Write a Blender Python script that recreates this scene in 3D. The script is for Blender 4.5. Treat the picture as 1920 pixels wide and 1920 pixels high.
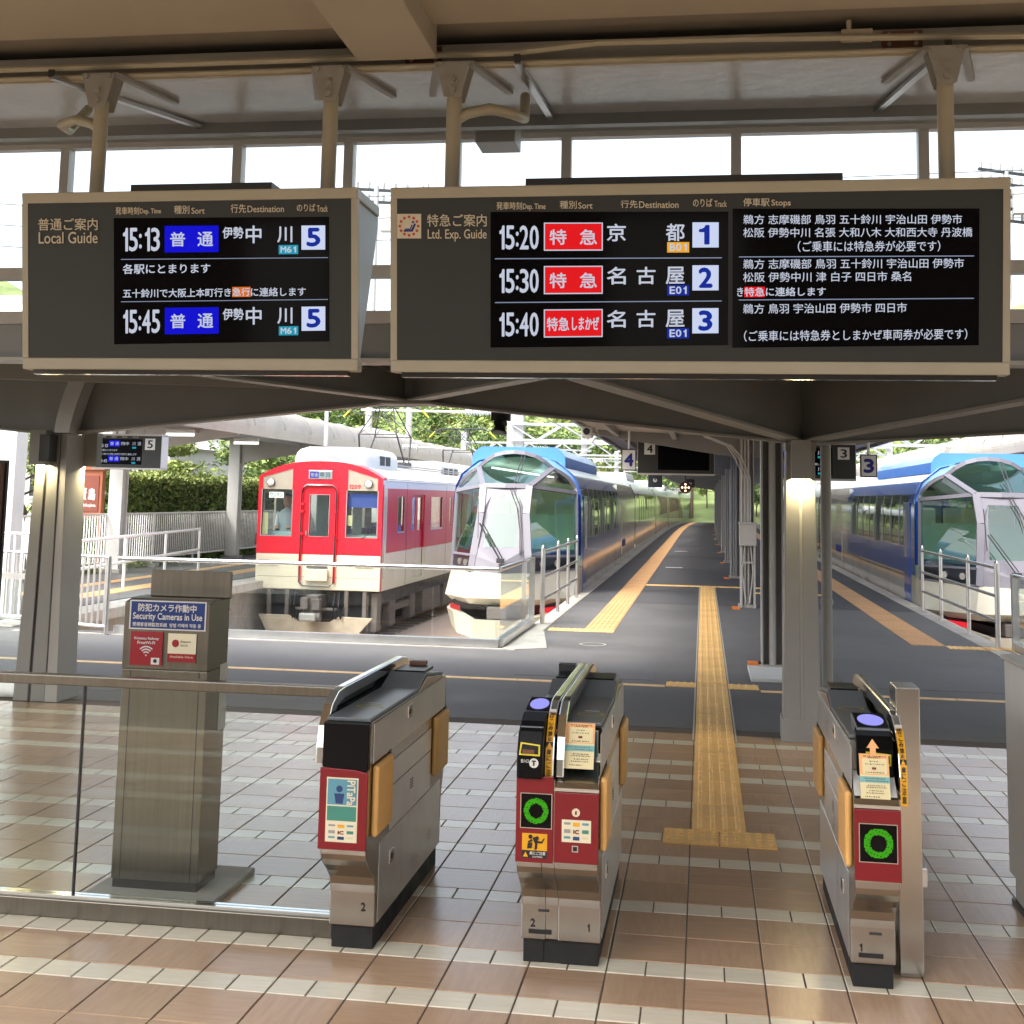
import bpy, bmesh, math, random
from mathutils import Vector, Matrix
random.seed(7)
sc = bpy.context.scene
for o in list(bpy.data.objects): bpy.data.objects.remove(o)
COL = sc.collection

# ---------------- camera, sky, sun, exposure ----------------
cd = bpy.data.cameras.new('camera'); cam = bpy.data.objects.new('camera', cd); COL.objects.link(cam)
yaw, pitch, roll, CH = -.1522, .1188, .0203, 1.799
fw = Vector((math.sin(yaw)*math.cos(pitch), math.cos(yaw)*math.cos(pitch), math.sin(pitch)))
rt0 = Vector((math.cos(yaw), -math.sin(yaw), 0)); up0 = rt0.cross(fw)
rt = rt0*math.cos(roll)+up0*math.sin(roll); up = -rt0*math.sin(roll)+up0*math.cos(roll)
cam.matrix_world = Matrix(((rt.x, up.x, -fw.x, 0), (rt.y, up.y, -fw.y, 0), (rt.z, up.z, -fw.z, CH), (0, 0, 0, 1)))
cd.sensor_width = 36; cd.lens = 36*2358.43/1920; cd.shift_y = -(960-650.2)/1920
cd.clip_start = .05; cd.clip_end = 3000
sc.camera = cam
W = bpy.data.worlds.new('World'); sc.world = W; W.use_nodes = True
nt = W.node_tree; bg = nt.nodes['Background']
sky = nt.nodes.new('ShaderNodeTexSky'); sky.sky_type = 'NISHITA'; sky.sun_disc = False
SUN_EL, SUN_AZ = math.radians(52), math.radians(218)      # azimuth clockwise from +Y
sky.sun_elevation = SUN_EL; sky.sun_rotation = SUN_AZ
sky.air_density = 1.0; sky.dust_density = 5.0; sky.ozone_density = 1.0
hz_ = nt.nodes.new('ShaderNodeHueSaturation'); hz_.inputs['Saturation'].default_value = .42      # thin bright overcast: a paler sky all round
nt.links.new(sky.outputs[0], hz_.inputs['Color']); nt.links.new(hz_.outputs[0], bg.inputs[0]); bg.inputs[1].default_value = .15
sl = bpy.data.lights.new('sun', 'SUN'); sl.energy = .6; sl.angle = math.radians(14); sl.color = (1, .96, .9)
so = bpy.data.objects.new('sun', sl); COL.objects.link(so)
sd = Vector((math.sin(SUN_AZ)*math.cos(SUN_EL), math.cos(SUN_AZ)*math.cos(SUN_EL), math.sin(SUN_EL)))
so.rotation_euler = sd.to_track_quat('Z', 'Y').to_euler(); so.location = sd*60
vs = sc.view_settings; vs.view_transform = 'Standard'; vs.look = 'None'; vs.exposure = 2.0; vs.gamma = 1; vs.use_curve_mapping = False
EMI = 2**-vs.exposure          # keeps the screens' brightness in step with the exposure
sc.cycles.max_bounces = 10; sc.cycles.diffuse_bounces = 5; sc.cycles.glossy_bounces = 4
sc.cycles.transparent_max_bounces = 16; sc.cycles.transmission_bounces = 6
sc.cycles.sample_clamp_indirect = 6; sc.cycles.caustics_reflective = False; sc.cycles.caustics_refractive = False
sc.cycles.use_denoising = True

# ---------------- helpers ----------------
def s(r, g, b):
    f = lambda c: (c/255/12.92 if c <= 10 else ((c/255+.055)/1.055)**2.4)
    return (f(r), f(g), f(b))
def M(name, col, rough=.5, metal=0, var=0, vs=3., bump=0, bs=60., st=(1, 1, 1), coat=0, emit=0, rnd=0, spec=.5, grime=0):
    m = bpy.data.materials.new(name); m.use_nodes = True; t = m.node_tree; N = t.nodes; L = t.links
    p = N['Principled BSDF']; p.inputs['Base Color'].default_value = (*col, 1)
    p.inputs['Roughness'].default_value = rough; p.inputs['Metallic'].default_value = metal
    p.inputs['Coat Weight'].default_value = coat; p.inputs['Specular IOR Level'].default_value = spec
    if coat: p.inputs['Coat Roughness'].default_value = .06
    if emit: p.inputs['Emission Color'].default_value = (*col, 1); p.inputs['Emission Strength'].default_value = emit
    if var or bump or rnd or grime:
        tc = N.new('ShaderNodeTexCoord'); oi = N.new('ShaderNodeObjectInfo')
        ml = N.new('ShaderNodeMath'); ml.operation = 'MULTIPLY'; ml.inputs[1].default_value = 37.; L.new(oi.outputs['Random'], ml.inputs[0])
        ad = N.new('ShaderNodeVectorMath'); ad.operation = 'ADD'; L.new(tc.outputs['Object'], ad.inputs[0]); L.new(ml.outputs[0], ad.inputs[1])
        mp = N.new('ShaderNodeMapping'); mp.inputs['Scale'].default_value = st; L.new(ad.outputs[0], mp.inputs[0])
        hs = N.new('ShaderNodeHueSaturation'); hs.inputs['Color'].default_value = (*col, 1); L.new(hs.outputs[0], p.inputs['Base Color'])
        n = N.new('ShaderNodeTexNoise'); n.inputs['Scale'].default_value = vs; n.inputs['Detail'].default_value = 6; n.inputs['Roughness'].default_value = .6; L.new(mp.outputs[0], n.inputs[0])
        mr = N.new('ShaderNodeMapRange'); mr.inputs[1].default_value = .3; mr.inputs[2].default_value = .7
        mr.inputs[3].default_value = 1-var; mr.inputs[4].default_value = 1+var; L.new(n.outputs[0], mr.inputs[0])
        m2 = N.new('ShaderNodeMapRange'); m2.inputs[3].default_value = 1-rnd; m2.inputs[4].default_value = 1+rnd; L.new(oi.outputs['Random'], m2.inputs[0])
        mm = N.new('ShaderNodeMath'); mm.operation = 'MULTIPLY'; L.new(mr.outputs[0], mm.inputs[0]); L.new(m2.outputs[0], mm.inputs[1]); L.new(mm.outputs[0], hs.inputs['Value'])
        r2 = N.new('ShaderNodeMapRange'); r2.inputs[1].default_value = .3; r2.inputs[2].default_value = .7; r2.inputs[3].default_value = max(.02, rough*(1-1.2*var)); r2.inputs[4].default_value = min(1, rough*(1+1.2*var)); L.new(n.outputs[0], r2.inputs[0]); L.new(r2.outputs[0], p.inputs['Roughness'])
        if grime:
            g = N.new('ShaderNodeTexNoise'); g.inputs['Scale'].default_value = 1.7; g.inputs['Detail'].default_value = 8; g.inputs['Roughness'].default_value = .7; L.new(ad.outputs[0], g.inputs[0])
            gr = N.new('ShaderNodeMapRange'); gr.inputs[1].default_value = .52; gr.inputs[2].default_value = .75; gr.inputs[4].default_value = grime; L.new(g.outputs[0], gr.inputs[0])
            mx = N.new('ShaderNodeMix'); mx.data_type = 'RGBA'; L.new(gr.outputs[0], mx.inputs[0]); L.new(hs.outputs[0], mx.inputs[6]); mx.inputs[7].default_value = (.09, .075, .06, 1); L.new(mx.outputs[2], p.inputs['Base Color'])
        if bump:
            b = N.new('ShaderNodeBump'); b.inputs['Strength'].default_value = bump; b.inputs['Distance'].default_value = .01
            n2 = N.new('ShaderNodeTexNoise'); n2.inputs['Scale'].default_value = bs; n2.inputs['Detail'].default_value = 4; L.new(mp.outputs[0], n2.inputs[0]); L.new(n2.outputs[0], b.inputs['Height']); L.new(b.outputs[0], p.inputs['Normal'])
    return m
def GLASS(name, tint=(.93, .97, .95), ior=1.5, gl=(1, 1, 1)):
    m = bpy.data.materials.new(name); m.use_nodes = True; t = m.node_tree; N = t.nodes; L = t.links
    N.remove(N['Principled BSDF']); out = N['Material Output']
    tr = N.new('ShaderNodeBsdfTransparent'); tr.inputs[0].default_value = (*tint, 1)
    g = N.new('ShaderNodeBsdfGlossy'); g.inputs['Roughness'].default_value = .01; g.inputs[0].default_value = (*gl, 1)
    f0 = min(.6, 1.15*((ior-1)/(ior+1))**2); lw = N.new('ShaderNodeLayerWeight'); pw = N.new('ShaderNodeMath'); pw.operation = 'POWER'; pw.inputs[1].default_value = 4.5; L.new(lw.outputs['Facing'], pw.inputs[0])
    f = N.new('ShaderNodeMath'); f.operation = 'MULTIPLY_ADD'; f.inputs[1].default_value = 1-f0; f.inputs[2].default_value = f0; L.new(pw.outputs[0], f.inputs[0]); lw.inputs[0].default_value = .5; mx = N.new('ShaderNodeMixShader')
    L.new(f.outputs[0], mx.inputs[0]); L.new(tr.outputs[0], mx.inputs[1]); L.new(g.outputs[0], mx.inputs[2]); L.new(mx.outputs[0], out.inputs[0])
    return m
def EM(name, col, st=1.):
    m = bpy.data.materials.new(name); m.use_nodes = True; p = m.node_tree.nodes['Principled BSDF']
    p.inputs['Base Color'].default_value = (.003, .003, .003, 1); p.inputs['Roughness'].default_value = .3; p.inputs['Specular IOR Level'].default_value = .08
    p.inputs['Emission Color'].default_value = (*col, 1); p.inputs['Emission Strength'].default_value = st
    return m
ORG = {}
class MB:
    def __init__(s): s.v = []; s.f = []; s.m = []
    def poly(s, pts, m=0):
        n = len(s.v); s.v += [tuple(p) for p in pts]; s.f.append(tuple(range(n, n+len(pts)))); s.m.append(m); return s
    def box(s, x0, x1, y0, y1, z0, z1, m=0):
        n = len(s.v); s.v += [(x, y, z) for z in (z0, z1) for y in (y0, y1) for x in (x0, x1)]
        for q in ((0, 2, 3, 1), (4, 5, 7, 6), (0, 1, 5, 4), (2, 6, 7, 3), (0, 4, 6, 2), (1, 3, 7, 5)):
            s.f.append(tuple(n+i for i in q)); s.m.append(m)
        return s
    def prism(s, pts, axis, a, b, m=0):
        mk = {'x': lambda p, t: (t, p[0], p[1]), 'y': lambda p, t: (p[0], t, p[1]), 'z': lambda p, t: (p[0], p[1], t)}[axis]
        n = len(s.v); k = len(pts); s.v += [mk(p, a) for p in pts]+[mk(p, b) for p in pts]
        s.f.append(tuple(range(n, n+k))[::-1]); s.f.append(tuple(range(n+k, n+2*k))); s.m += [m, m]
        for i in range(k):
            j = (i+1) % k; s.f.append((n+i, n+j, n+k+j, n+k+i)); s.m.append(m)
        return s
    def ring(s, rings, m=0, closed=True, cap=True):
        n = len(s.v); k = len(rings[0])
        for r in rings: s.v += [tuple(p) for p in r]
        for a in range(len(rings)-1):
            for i in range(k if closed else k-1):
                j = (i+1) % k; s.f.append((n+a*k+i, n+a*k+j, n+(a+1)*k+j, n+(a+1)*k+i)); s.m.append(m)
        if cap and closed:
            s.f.append(tuple(range(n, n+k))[::-1]); s.f.append(tuple(n+(len(rings)-1)*k+i for i in range(k))); s.m += [m, m]
        return s
    def tube(s, pts, r, n=8, m=0, r2=None, cap=True):
        P = [Vector(p) for p in pts]; R = []; K = len(P)
        for i, p in enumerate(P):
            d = (P[min(i+1, K-1)]-P[max(i-1, 0)]).normalized()
            a = d.cross(Vector((0, 0, 1)) if abs(d.z) < .95 else Vector((1, 0, 0))).normalized(); b = d.cross(a)
            rr = r if r2 is None else r+(r2-r)*i/(K-1)
            R.append([p+a*rr*math.cos(2*math.pi*t/n)+b*rr*math.sin(2*math.pi*t/n) for t in range(n)])
        return s.ring(R, m, True, cap)
    def bar(s, p, q, w, h, m=0, upv=(0, 0, 1)):
        p = Vector(p); q = Vector(q); d = (q-p).normalized(); u = Vector(upv)
        a = d.cross(u)
        if a.length < 1e-4: a = d.cross(Vector((0, 1, 0)))
        a.normalize(); b = a.cross(d).normalized()
        return s.ring([[c+a*w/2*x+b*h/2*y for x, y in ((-1, -1), (1, -1), (1, 1), (-1, 1))] for c in (p, q)], m)
    def disc(s, c, r, n=24, axis='y', m=0, r0=0, d=0.0, sz=1.):
        c = Vector(c); ex, ey = {'y': ((1, 0, 0), (0, 0, 1)), 'z': ((1, 0, 0), (0, 1, 0)), 'x': ((0, 1, 0), (0, 0, 1))}[axis]
        ex = Vector(ex); ey = Vector(ey)*sz
        P = lambda t, q: c+ex*q*math.cos(2*math.pi*t/n)+ey*q*math.sin(2*math.pi*t/n)
        if r0 == 0: return s.poly([P(t, r) for t in range(n)], m)
        for t in range(n): s.poly([P(t, r0), P(t+1, r0), P(t+1, r), P(t, r)], m)
        return s
    def build(s, name, mats, parent=None, bevel=0, smooth=False, label=None, cat=None, group=None, kind=None, seg=2, loc=None, ns=True):
        me = bpy.data.meshes.new(name); o = bpy.data.objects.new(name, me); COL.objects.link(o)
        og = ORG[parent] if parent else Vector(loc or (0, 0, 0))
        me.from_pydata([tuple(Vector(v)-og) for v in s.v], [], s.f)
        mats = mats if isinstance(mats, (list, tuple)) else [mats]
        for m in mats: me.materials.append(m)
        me.polygons.foreach_set('material_index', s.m)
        if len(s.f) < 60000 and ns:
            bm = bmesh.new(); bm.from_mesh(me); bmesh.ops.recalc_face_normals(bm, faces=bm.faces); bm.to_mesh(me); bm.free()
        if smooth:
            me.polygons.foreach_set('use_smooth', [True]*len(s.f))
        me.update()
        if smooth and smooth != 2:
            try: me.set_sharp_from_angle(angle=math.radians(40))
            except Exception: pass
        if bevel:
            b = o.modifiers.new('bevel', 'BEVEL'); b.width = bevel; b.segments = seg; b.limit_method = 'ANGLE'; b.angle_limit = math.radians(40)
        ORG[o] = og
        if parent: o.parent = parent
        else: o.location = og
        tag(o, label, cat, group, kind); return o
def tag(o, label=None, cat=None, group=None, kind=None):
    if label: o['label'] = label
    if cat: o['category'] = cat
    if group: o['group'] = group
    if kind: o['kind'] = kind
    return o
def root(name, loc, label, cat, group=None):
    o = bpy.data.objects.new(name, None); COL.objects.link(o); o.location = loc; o.empty_display_size = .1
    ORG[o] = Vector(loc); return tag(o, label, cat, group)
def copy_tree(o, loc=None, label=None, parent=None):
    c = o.copy(); COL.objects.link(c); ORG[c] = Vector(loc) if loc is not None else ORG[o]
    if parent: c.parent = parent
    if loc is not None: c.location = loc
    if label: c['label'] = label
    for ch in list(o.children):
        copy_tree(ch, None, None, c)
    return c
_tc = {}
def text_data(t):
    if t in _tc: return _tc[t]
    cu = bpy.data.curves.new('glyphs', 'FONT'); cu.body = t; cu.resolution_u = 3
    ob = bpy.data.objects.new('glyphs', cu); COL.objects.link(ob)
    dg = bpy.context.evaluated_depsgraph_get(); dg.update()
    me = ob.evaluated_get(dg).to_mesh()
    V = [v.co.copy() for v in me.vertices]; F = [tuple(p.vertices) for p in me.polygons]
    ob.evaluated_get(dg).to_mesh_clear(); bpy.data.objects.remove(ob); bpy.data.curves.remove(cu)
    if not V: V = [Vector((0, 0, 0))]
    x0 = min(v.x for v in V); x1 = max(v.x for v in V); y0 = min(v.y for v in V); y1 = max(v.y for v in V)
    _tc[t] = ([((v.x-x0)/max(x1-x0, 1e-6), (v.y-y0)/max(y1-y0, 1e-6)) for v in V], F, (x1-x0)/max(y1-y0, 1e-6))
    return _tc[t]
ONE = ([(.55, 0), (1, 0), (1, 1), (.66, 1), (.52, .87), (.28, .80), (0, .78), (0, .665), (.55, .665)], [tuple(range(9))], .45)
def text_data2(t):
    if '1' not in t or not all(c in '0123456789:MBE' for c in t): return text_data(t)
    V = []; F = []; x = 0.
    for c in t:
        g = ONE if c == '1' else text_data(c); w = {'1': .42, ':': .20, 'M': .95}.get(c, .80); lead = .22 if c == '1' else .02 if c == ':' else 0
        yo, h = (.12, .62) if c == ':' else (0, 1); n = len(V); V += [(x+lead+a*w, yo+b_*h) for a, b_ in g[0]]; F += [tuple(n+i for i in f) for f in g[1]]; x += lead+w+.17
    a0 = min(v[0] for v in V); a1 = max(v[0] for v in V)
    return [((a-a0)/(a1-a0), b_) for a, b_ in V], F, 1
def text(name, t, parent, mat, fn, x0, x1, y0, y1, bold=0, off=None):
    """glyphs stretched into the box x0..x1, y0..y1 (y0 top) of the 2-d frame fn(x, y) -> world"""
    V, F, _ = text_data2(t); mb = MB()
    offs = [(0, 0)] if not bold else [(dx*bold, dy*bold) for dx, dy in ((-1, 0), (1, 0), (0, -1), (0, 1), (0, 0))]
    e = Vector((0, 0, 0))
    for k, (dx, dy) in enumerate(offs):
        n = len(mb.v)
        for a, b in V:
            mb.v.append(tuple(Vector(fn(x0+(x1-x0)*a+dx, y1+(y0-y1)*b+dy, .0005*k))))
        mb.f += [tuple(n+i for i in f) for f in F]; mb.m += [0]*len(F)
    return mb.build(name, mat, parent, ns=False)
def frame(O, ex, ey, n):
    O = Vector(O); ex = Vector(ex); ey = Vector(ey); n = Vector(n)
    return lambda x, y, k=0: O+ex*x+ey*y+n*(k)
def rect(name, parent, mat, fn, x0, x1, y0, y1, k=0, hole=None):
    return MB().poly([fn(x0, y1, k), fn(x1, y1, k), fn(x1, y0, k), fn(x0, y0, k)]).build(name, mat, parent)
def curve_off(Y):
    return 1.6*max(0, (Y-50)/69)**4 if Y < 125 else 2.2+.2*(Y-125)*.6

# ---------------- materials ----------------
m_tile = M('brown_tile', s(184, 154, 126), .22, var=.09, vs=5, st=(1, 9, 1), rnd=.09, bump=.04, bs=30, grime=.16)
m_wtile = M('cream_tile', s(224, 217, 196), .22, var=.06, vs=6, st=(1, 8, 1), rnd=.06)
m_grout = M('grout', s(88, 76, 66), .9)
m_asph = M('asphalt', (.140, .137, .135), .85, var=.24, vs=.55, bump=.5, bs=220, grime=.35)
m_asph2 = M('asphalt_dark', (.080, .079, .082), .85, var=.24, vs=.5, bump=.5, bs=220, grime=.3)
m_conc = M('concrete', (.42, .40, .36), .85, var=.16, vs=2.5, bump=.2, bs=90, grime=.4)
m_yel = M('tactile_yellow', s(248, 202, 128), .6, var=.08, vs=6, rnd=.06, grime=.12)
m_yel2 = M('tactile_pale', s(212, 164, 112), .65, var=.08, vs=5, rnd=.05, grime=.2)
m_oline = M('orange_line', s(244, 204, 150), .7, var=.2, vs=8)
m_white = M('white_paint', (.66, .66, .64), .5, var=.05, vs=4)
m_steel = M('brushed_steel', (.46, .44, .405), .20, 1, var=.05, vs=2.2, st=(1, 1, 1), grime=.10)
m_steel2 = M('satin_steel', (.66, .66, .66), .30, 1, var=.08, vs=6, bump=.02, bs=150)
m_chrome = M('polished_steel', (.72, .71, .69), .12, 1)
m_grey = M('painted_steel', s(152, 151, 147), .45, var=.06, vs=3, bump=.05, bs=25)
m_greyl = M('light_painted_steel', s(184, 182, 178), .45, var=.05, vs=3)
m_beam = M('grey_beam_paint', s(130, 131, 130), .38, var=.10, vs=1.5, bump=.12, bs=14)
m_gloss = M('gloss_beam_paint', s(182, 186, 190), .17, var=.12, vs=2.5, bump=.35, bs=9)
m_deck = M('deck_metal', s(124, 122, 118), .5, var=.10, vs=2)
m_ceil = M('ceiling_panel', s(168, 158, 140), .7, var=.04, vs=2)
m_header = M('header_paint', s(204, 206, 204), .5, var=.03)
m_beige = M('beige_frame', s(172, 165, 146), .42, var=.04, vs=6)
m_board = M('board_face', s(42, 43, 39), .5, var=.04, vs=5)
m_side = M('board_side', s(178, 184, 192), .45)
m_black = M('black', (.012, .012, .013), .35)
m_rubber = M('black_rubber', (.010, .010, .010), .75, var=.2, vs=12)
m_screen = M('screen_glass', (.003, .003, .004), .08, spec=.12)
m_dark = M('dark_metal', (.03, .03, .032), .5, var=.2, vs=5)
m_rust = M('rusty_iron', s(122, 92, 74), .8, var=.3, vs=9, bump=.3, bs=50)
m_glass = GLASS('clear_glass', (.945, .98, .97), 1.42)
m_glassw = GLASS('window_glass', (.96, .98, .98), 1.4)
m_red = M('gate_red', s(124, 12, 26), .38, var=.04, vs=9)
m_orange = M('flap_orange', s(238, 184, 110), .5, var=.05, vs=6)
m_ink = M('black_ink', (.012, .012, .015), .5)
m_beigetxt = M('beige_print', s(214, 204, 180), .5)
m_wire = M('wire', (.10, .10, .10), .5)
m_brown = M('brown_panel', s(112, 74, 56), .5, var=.08, vs=4)
E_w = EM('lit_white', (.60, .64, .76), EMI*.9)
E_b = EM('lit_blue', s(8, 8, 205), EMI*1.0)
E_r = EM('lit_red', s(226, 22, 28), EMI*1.0)
E_c = EM('lit_cyan', s(30, 150, 175), EMI)
E_o = EM('lit_orange', s(214, 110, 40), EMI)
E_y = EM('lit_amber', s(236, 168, 44), EMI)
E_nb = EM('lit_navy', s(16, 42, 150), EMI)
E_box = EM('lit_number_box', s(202, 212, 240), EMI)
E_ln = EM('lit_line', s(130, 140, 165), EMI)
E_g = EM('lit_green', s(74, 190, 30), EMI*1.0)
E_ic = EM('lit_reader', s(160, 160, 250), EMI*1.0)
E_warm = EM('lamp_glow', (1, .86, .50), 9.0)
m_navy = M('navy_print', s(26, 30, 120), .5)
# ================= THE SETTING =================
def struct(mb, name, mats, **k): return mb.build(name, mats, kind='structure', **k)
# ---- concourse floor: 300 mm tiles with bands of 150 mm cream tiles
X0, R0, T = -2.4655, 4.7668, .3
floor = struct(MB().box(-9, 7, -9, 10.4, -.3, -.004), 'concourse_floor', m_grout)
def plate_mesh(name, w, d, mat, g=.003, h=.005):
    mb = MB(); a, b = w-2*g, d-2*g; e = .0025
    mb.ring([[(g, g, -.004), (g+a, g, -.004), (g+a, g+b, -.004), (g, g+b, -.004)],
             [(g, g, -e), (g+a, g, -e), (g+a, g+b, -e), (g, g+b, -e)],
             [(g+e, g+e, 0), (g+a-e, g+e, 0), (g+a-e, g+b-e, 0), (g+e, g+b-e, 0)]], 0)
    o = mb.build(name, mat); me = o.data; bpy.data.objects.remove(o); return me
me_L = plate_mesh('floor_tile', T, T, m_tile); me_W = plate_mesh('cream_tile', T/2, T/2, m_wtile)
rows = []; y = R0; pat = ['L', 'W', 'L', 'L', 'W', 'L', 'L', 'W']; i = 0
while y < 10.4: k = pat[i % 8]; rows.append((y, k)); y += T if k == 'L' else T/2; i += 1
y = R0; i = -1
while y > 1.2: k = pat[i % 8]; y -= T if k == 'L' else T/2; rows.append((y, k)); i -= 1
cells = {'L': [], 'W': []}
for y, k in rows:
    w = T if k == 'L' else T/2
    for c in range(-24 if k == 'L' else -48, (30 if k == 'L' else 60)):
        x = X0+c*w
        if x+w > 6.9 or x < -8.9: continue
        if y+w > 10.4: continue
        d = .988*(y+.1)-.151*x; u = 960+2358*(.988*x+.151*y)/max(d, .3); inview = -60 < u < 1980 and y > 4.1
        cells[k].append((0 if inview else 1, y, x))
rest = MB()
for k, me, w in (('L', me_L, T), ('W', me_W, T/2)):
    cells[k].sort()
    for n, (iv, y, x) in enumerate(cells[k]):
        if n < 300:
            o = bpy.data.objects.new(me.name, me); COL.objects.link(o); o.location = (x, y, 0); o.parent = floor
            if k == 'L' and random.random() < .5: o.rotation_euler.z = math.pi/2; o.location.x += T
        else:
            g, e = .003, .0025
            rest.box(x+g, x+w-g, y+g, y+w-g, -.004, 0, 0 if k == 'L' else 1)
rest.build('floor_tile_field', [m_tile, m_wtile], floor, kind='stuff', ns=False)

# ---- ground, tracks, platforms
struct(MB().poly([(-900, -900, -1.42), (900, -900, -1.42), (900, 1500, -1.42), (-900, 1500, -1.42)]), 'ground', M('earth', (.13, .115, .085), .95, var=.25, vs=.4, bump=.4, bs=8))
m_ball = M('ballast', s(216, 188, 168), .95, var=.40, vs=24, bump=.8, bs=40)
def strip(name, xa, xb, ya, yb, za, zb, mat, step=6., parent=None, curved=True, kind='structure'):
    mb = MB(); R = []; n = max(1, int((yb-ya)/step)) if curved else 1
    for i in range(n+1):
        Y = ya+(yb-ya)*i/n; c = curve_off(Y) if curved else 0
        R.append([(xa+c, Y, za), (xb+c, Y, za), (xb+c, Y, zb), (xa+c, Y, zb)])
    return mb.ring(R).build(name, mat, parent, kind=None if parent else kind)
strip('track_bed', -9.1, -2.4, 15.4, 140, -1.42, -1.26, m_ball)
strip('track_bed', 3.85, 6.95, 15.4, 140, -1.42, -1.26, m_ball)
plat = struct(MB().box(-30, 14, 10.402, 15.4, -1.4, 0), 'cross_platform', m_asph)
strip('island_platform', -2.38, 3.86, 15.402, 140, -1.4, -.012, m_conc)
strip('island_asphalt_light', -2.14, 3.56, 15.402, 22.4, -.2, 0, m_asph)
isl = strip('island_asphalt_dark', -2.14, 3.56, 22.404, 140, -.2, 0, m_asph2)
p5 = strip('local_platform', -14.2, -9.12, 15.402, 140, -1.4, -.012, m_conc)
strip('local_platform_asphalt', -14.1, -9.5, 15.402, 140, -.2, 0, m_asph)
strip('far_right_platform', 7.0, 13, 15.402, 140, -1.4, 0, m_conc)
m_rail = M('rail_steel', s(136, 110, 92), .5, .6, var=.2, vs=7)
for cx, a in ((-7.74, 15.9), (-3.6, 15.9), (5.15, 15.9)):
    tr = root('railway_track', (cx, a, -1.26), 'railway track of two rails under the %s' % ('red local train' if cx < -5 else 'left blue express train' if cx < 0 else 'right blue express train'), 'track', 'railway tracks')
    for sx in (-.53, .53):
        mb = MB(); R = []
        for i in range(26):
            Y = a+i*5; c = cx+sx+curve_off(Y)
            R.append([(c-.06, Y, -1.25), (c+.06, Y, -1.25), (c+.035, Y, -1.10), (c-.035, Y, -1.10)])
        mb.ring(R).build('rail', m_rail, tr)
    for i in range(26):
        y = a+.3+i*.62
        MB().box(cx-1.05, cx+1.05, y, y+.2, -1.27, -1.225).build('sleeper', M('sleeper', s(150, 138, 124), .9, var=.2, vs=6) if i == 0 and cx < -5 else bpy.data.materials['sleeper'], tr)
# pale concrete planks and a white block between the rails at the buffer end
bs_ = root('buffer_slab', (-7.3, 16.2, -1.26), 'white concrete slab lying between the rails before the red train', 'slab')
MB().box(-7.65, -7.15, 17.0, 17.4, -1.2, -1.14).build('slab', m_white, bs_, bevel=.03)
for k, x in enumerate((-4.7, -2.95)):
    pk = MB().box(x, x+.42, 15.7, 19.5, -1.24, -1.13).build('trackside_plank', M('pale_plank', s(170, 150, 118), .85, var=.1, vs=5) if k == 0 else bpy.data.materials['pale_plank'], label=('pale plank beside the blue express nose, left of its rails' if k == 0 else 'pale plank beside the blue express nose, next to the platform wall'), cat='plank', group='planks beside the express track')
# coping stones along the island's edges
for sx, sg in ((-2.40, -1), (3.56, 1)):
    cw = root('platform_coping', (sx, 15.5, 0), 'row of concrete coping stones %s' % ('beside the left express along the island edge' if sg < 0 else 'beside the right express along the island edge'), 'coping', 'platform copings')
    base = None
    for i in range(70):
        y = 15.5+i*1.6; c = curve_off(y)
        if base is None:
            o = MB().box(sx, sx+.25, y+.008, y+1.59, -.16, .004).build('coping_stone', M('coping', (.45, .42, .37), .8, var=.14, vs=3, rnd=.08, grime=.3), cw, bevel=.008, seg=1); base = o
        else:
            o = base.copy(); COL.objects.link(o); o.parent = cw; o.location = (c, y-15.5, 0); o.rotation_euler.z = -math.atan2(curve_off(y+1.6)-c, 1.6)
cw = root('platform_coping', (-9.3, 15.5, 0), 'row of concrete coping stones along the edge of the local platform', 'coping', 'platform copings')
for i in range(40):
    o = base.copy(); COL.objects.link(o); o.parent = cw; o.location = (.18, i*1.6, 0)
# buffer-end retaining wall below the cross platform is the slab's own face; thin white kerb line along the glass fence
MB().box(-8.6, -2.2, 15.02, 15.12, 0, .008).build('kerb_line', m_conc, plat)
MB().prism([(-2.36, 14.99), (-1.85, 15.3), (-2.12, 17.2), (-2.36, 17.2)], 'z', -.1, .010).build('kerb_apron', m_conc, plat)
# ---- tactile paving
def tact_line():
    mb = MB(); mb.box(.004, .296, .004, .296, 0, .007)
    for i in range(4):
        x = .045+i*.07
        mb.prism([(x-.014, .007), (x+.014, .007), (x+.009, .0125), (x-.009, .0125)], 'y', .012, .146)
        mb.prism([(x-.014, .007), (x+.014, .007), (x+.009, .0125), (x-.009, .0125)], 'y', .154, .288)
    o = mb.build('tactile_tile', m_yel); me = o.data; bpy.data.objects.remove(o); return me
def tact_dot(n=5):
    mb = MB(); mb.box(.003, .297, .003, .297, 0, .007)
    for i in range(n):
        for j in range(n):
            x = .3*(i+.5)/n; y = .3*(j+.5)/n
            mb.ring([[(x+r*math.cos(t*.785), y+r*math.sin(t*.785), z) for t in range(8)] for r, z in ((.016, .007), (.013, .012), (.007, .0135))], 0)
    o = mb.build('tactile_dot_tile', m_yel); me = o.data; bpy.data.objects.remove(o); return me
meT, meD = tact_line(), tact_dot()
def tactroot(name, loc, label):
    return root(name, loc, label, 'tactile paving', 'tactile paving')
def put(me, par, x, y, rz=0, z=0, sx=1):
    o = bpy.data.objects.new(me.name, me); COL.objects.link(o); o.parent = par; o.location = Vector((x, y, z))-ORG[par]; o.rotation_euler.z = rz; o.scale.x = sx; return o
tp = tactroot('tactile_path', (.09, 7.25, 0), 'yellow guide path of ribbed tiles from the gates up the middle of the platform')
for i in range(66):
    y = 7.25+i*.3
    if 12.5 < y < 12.8: continue
    put(meT, tp, -.06, y, 0, .0005)
for x in (-.21, .09): put(meD, tp, x, 6.95)
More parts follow.
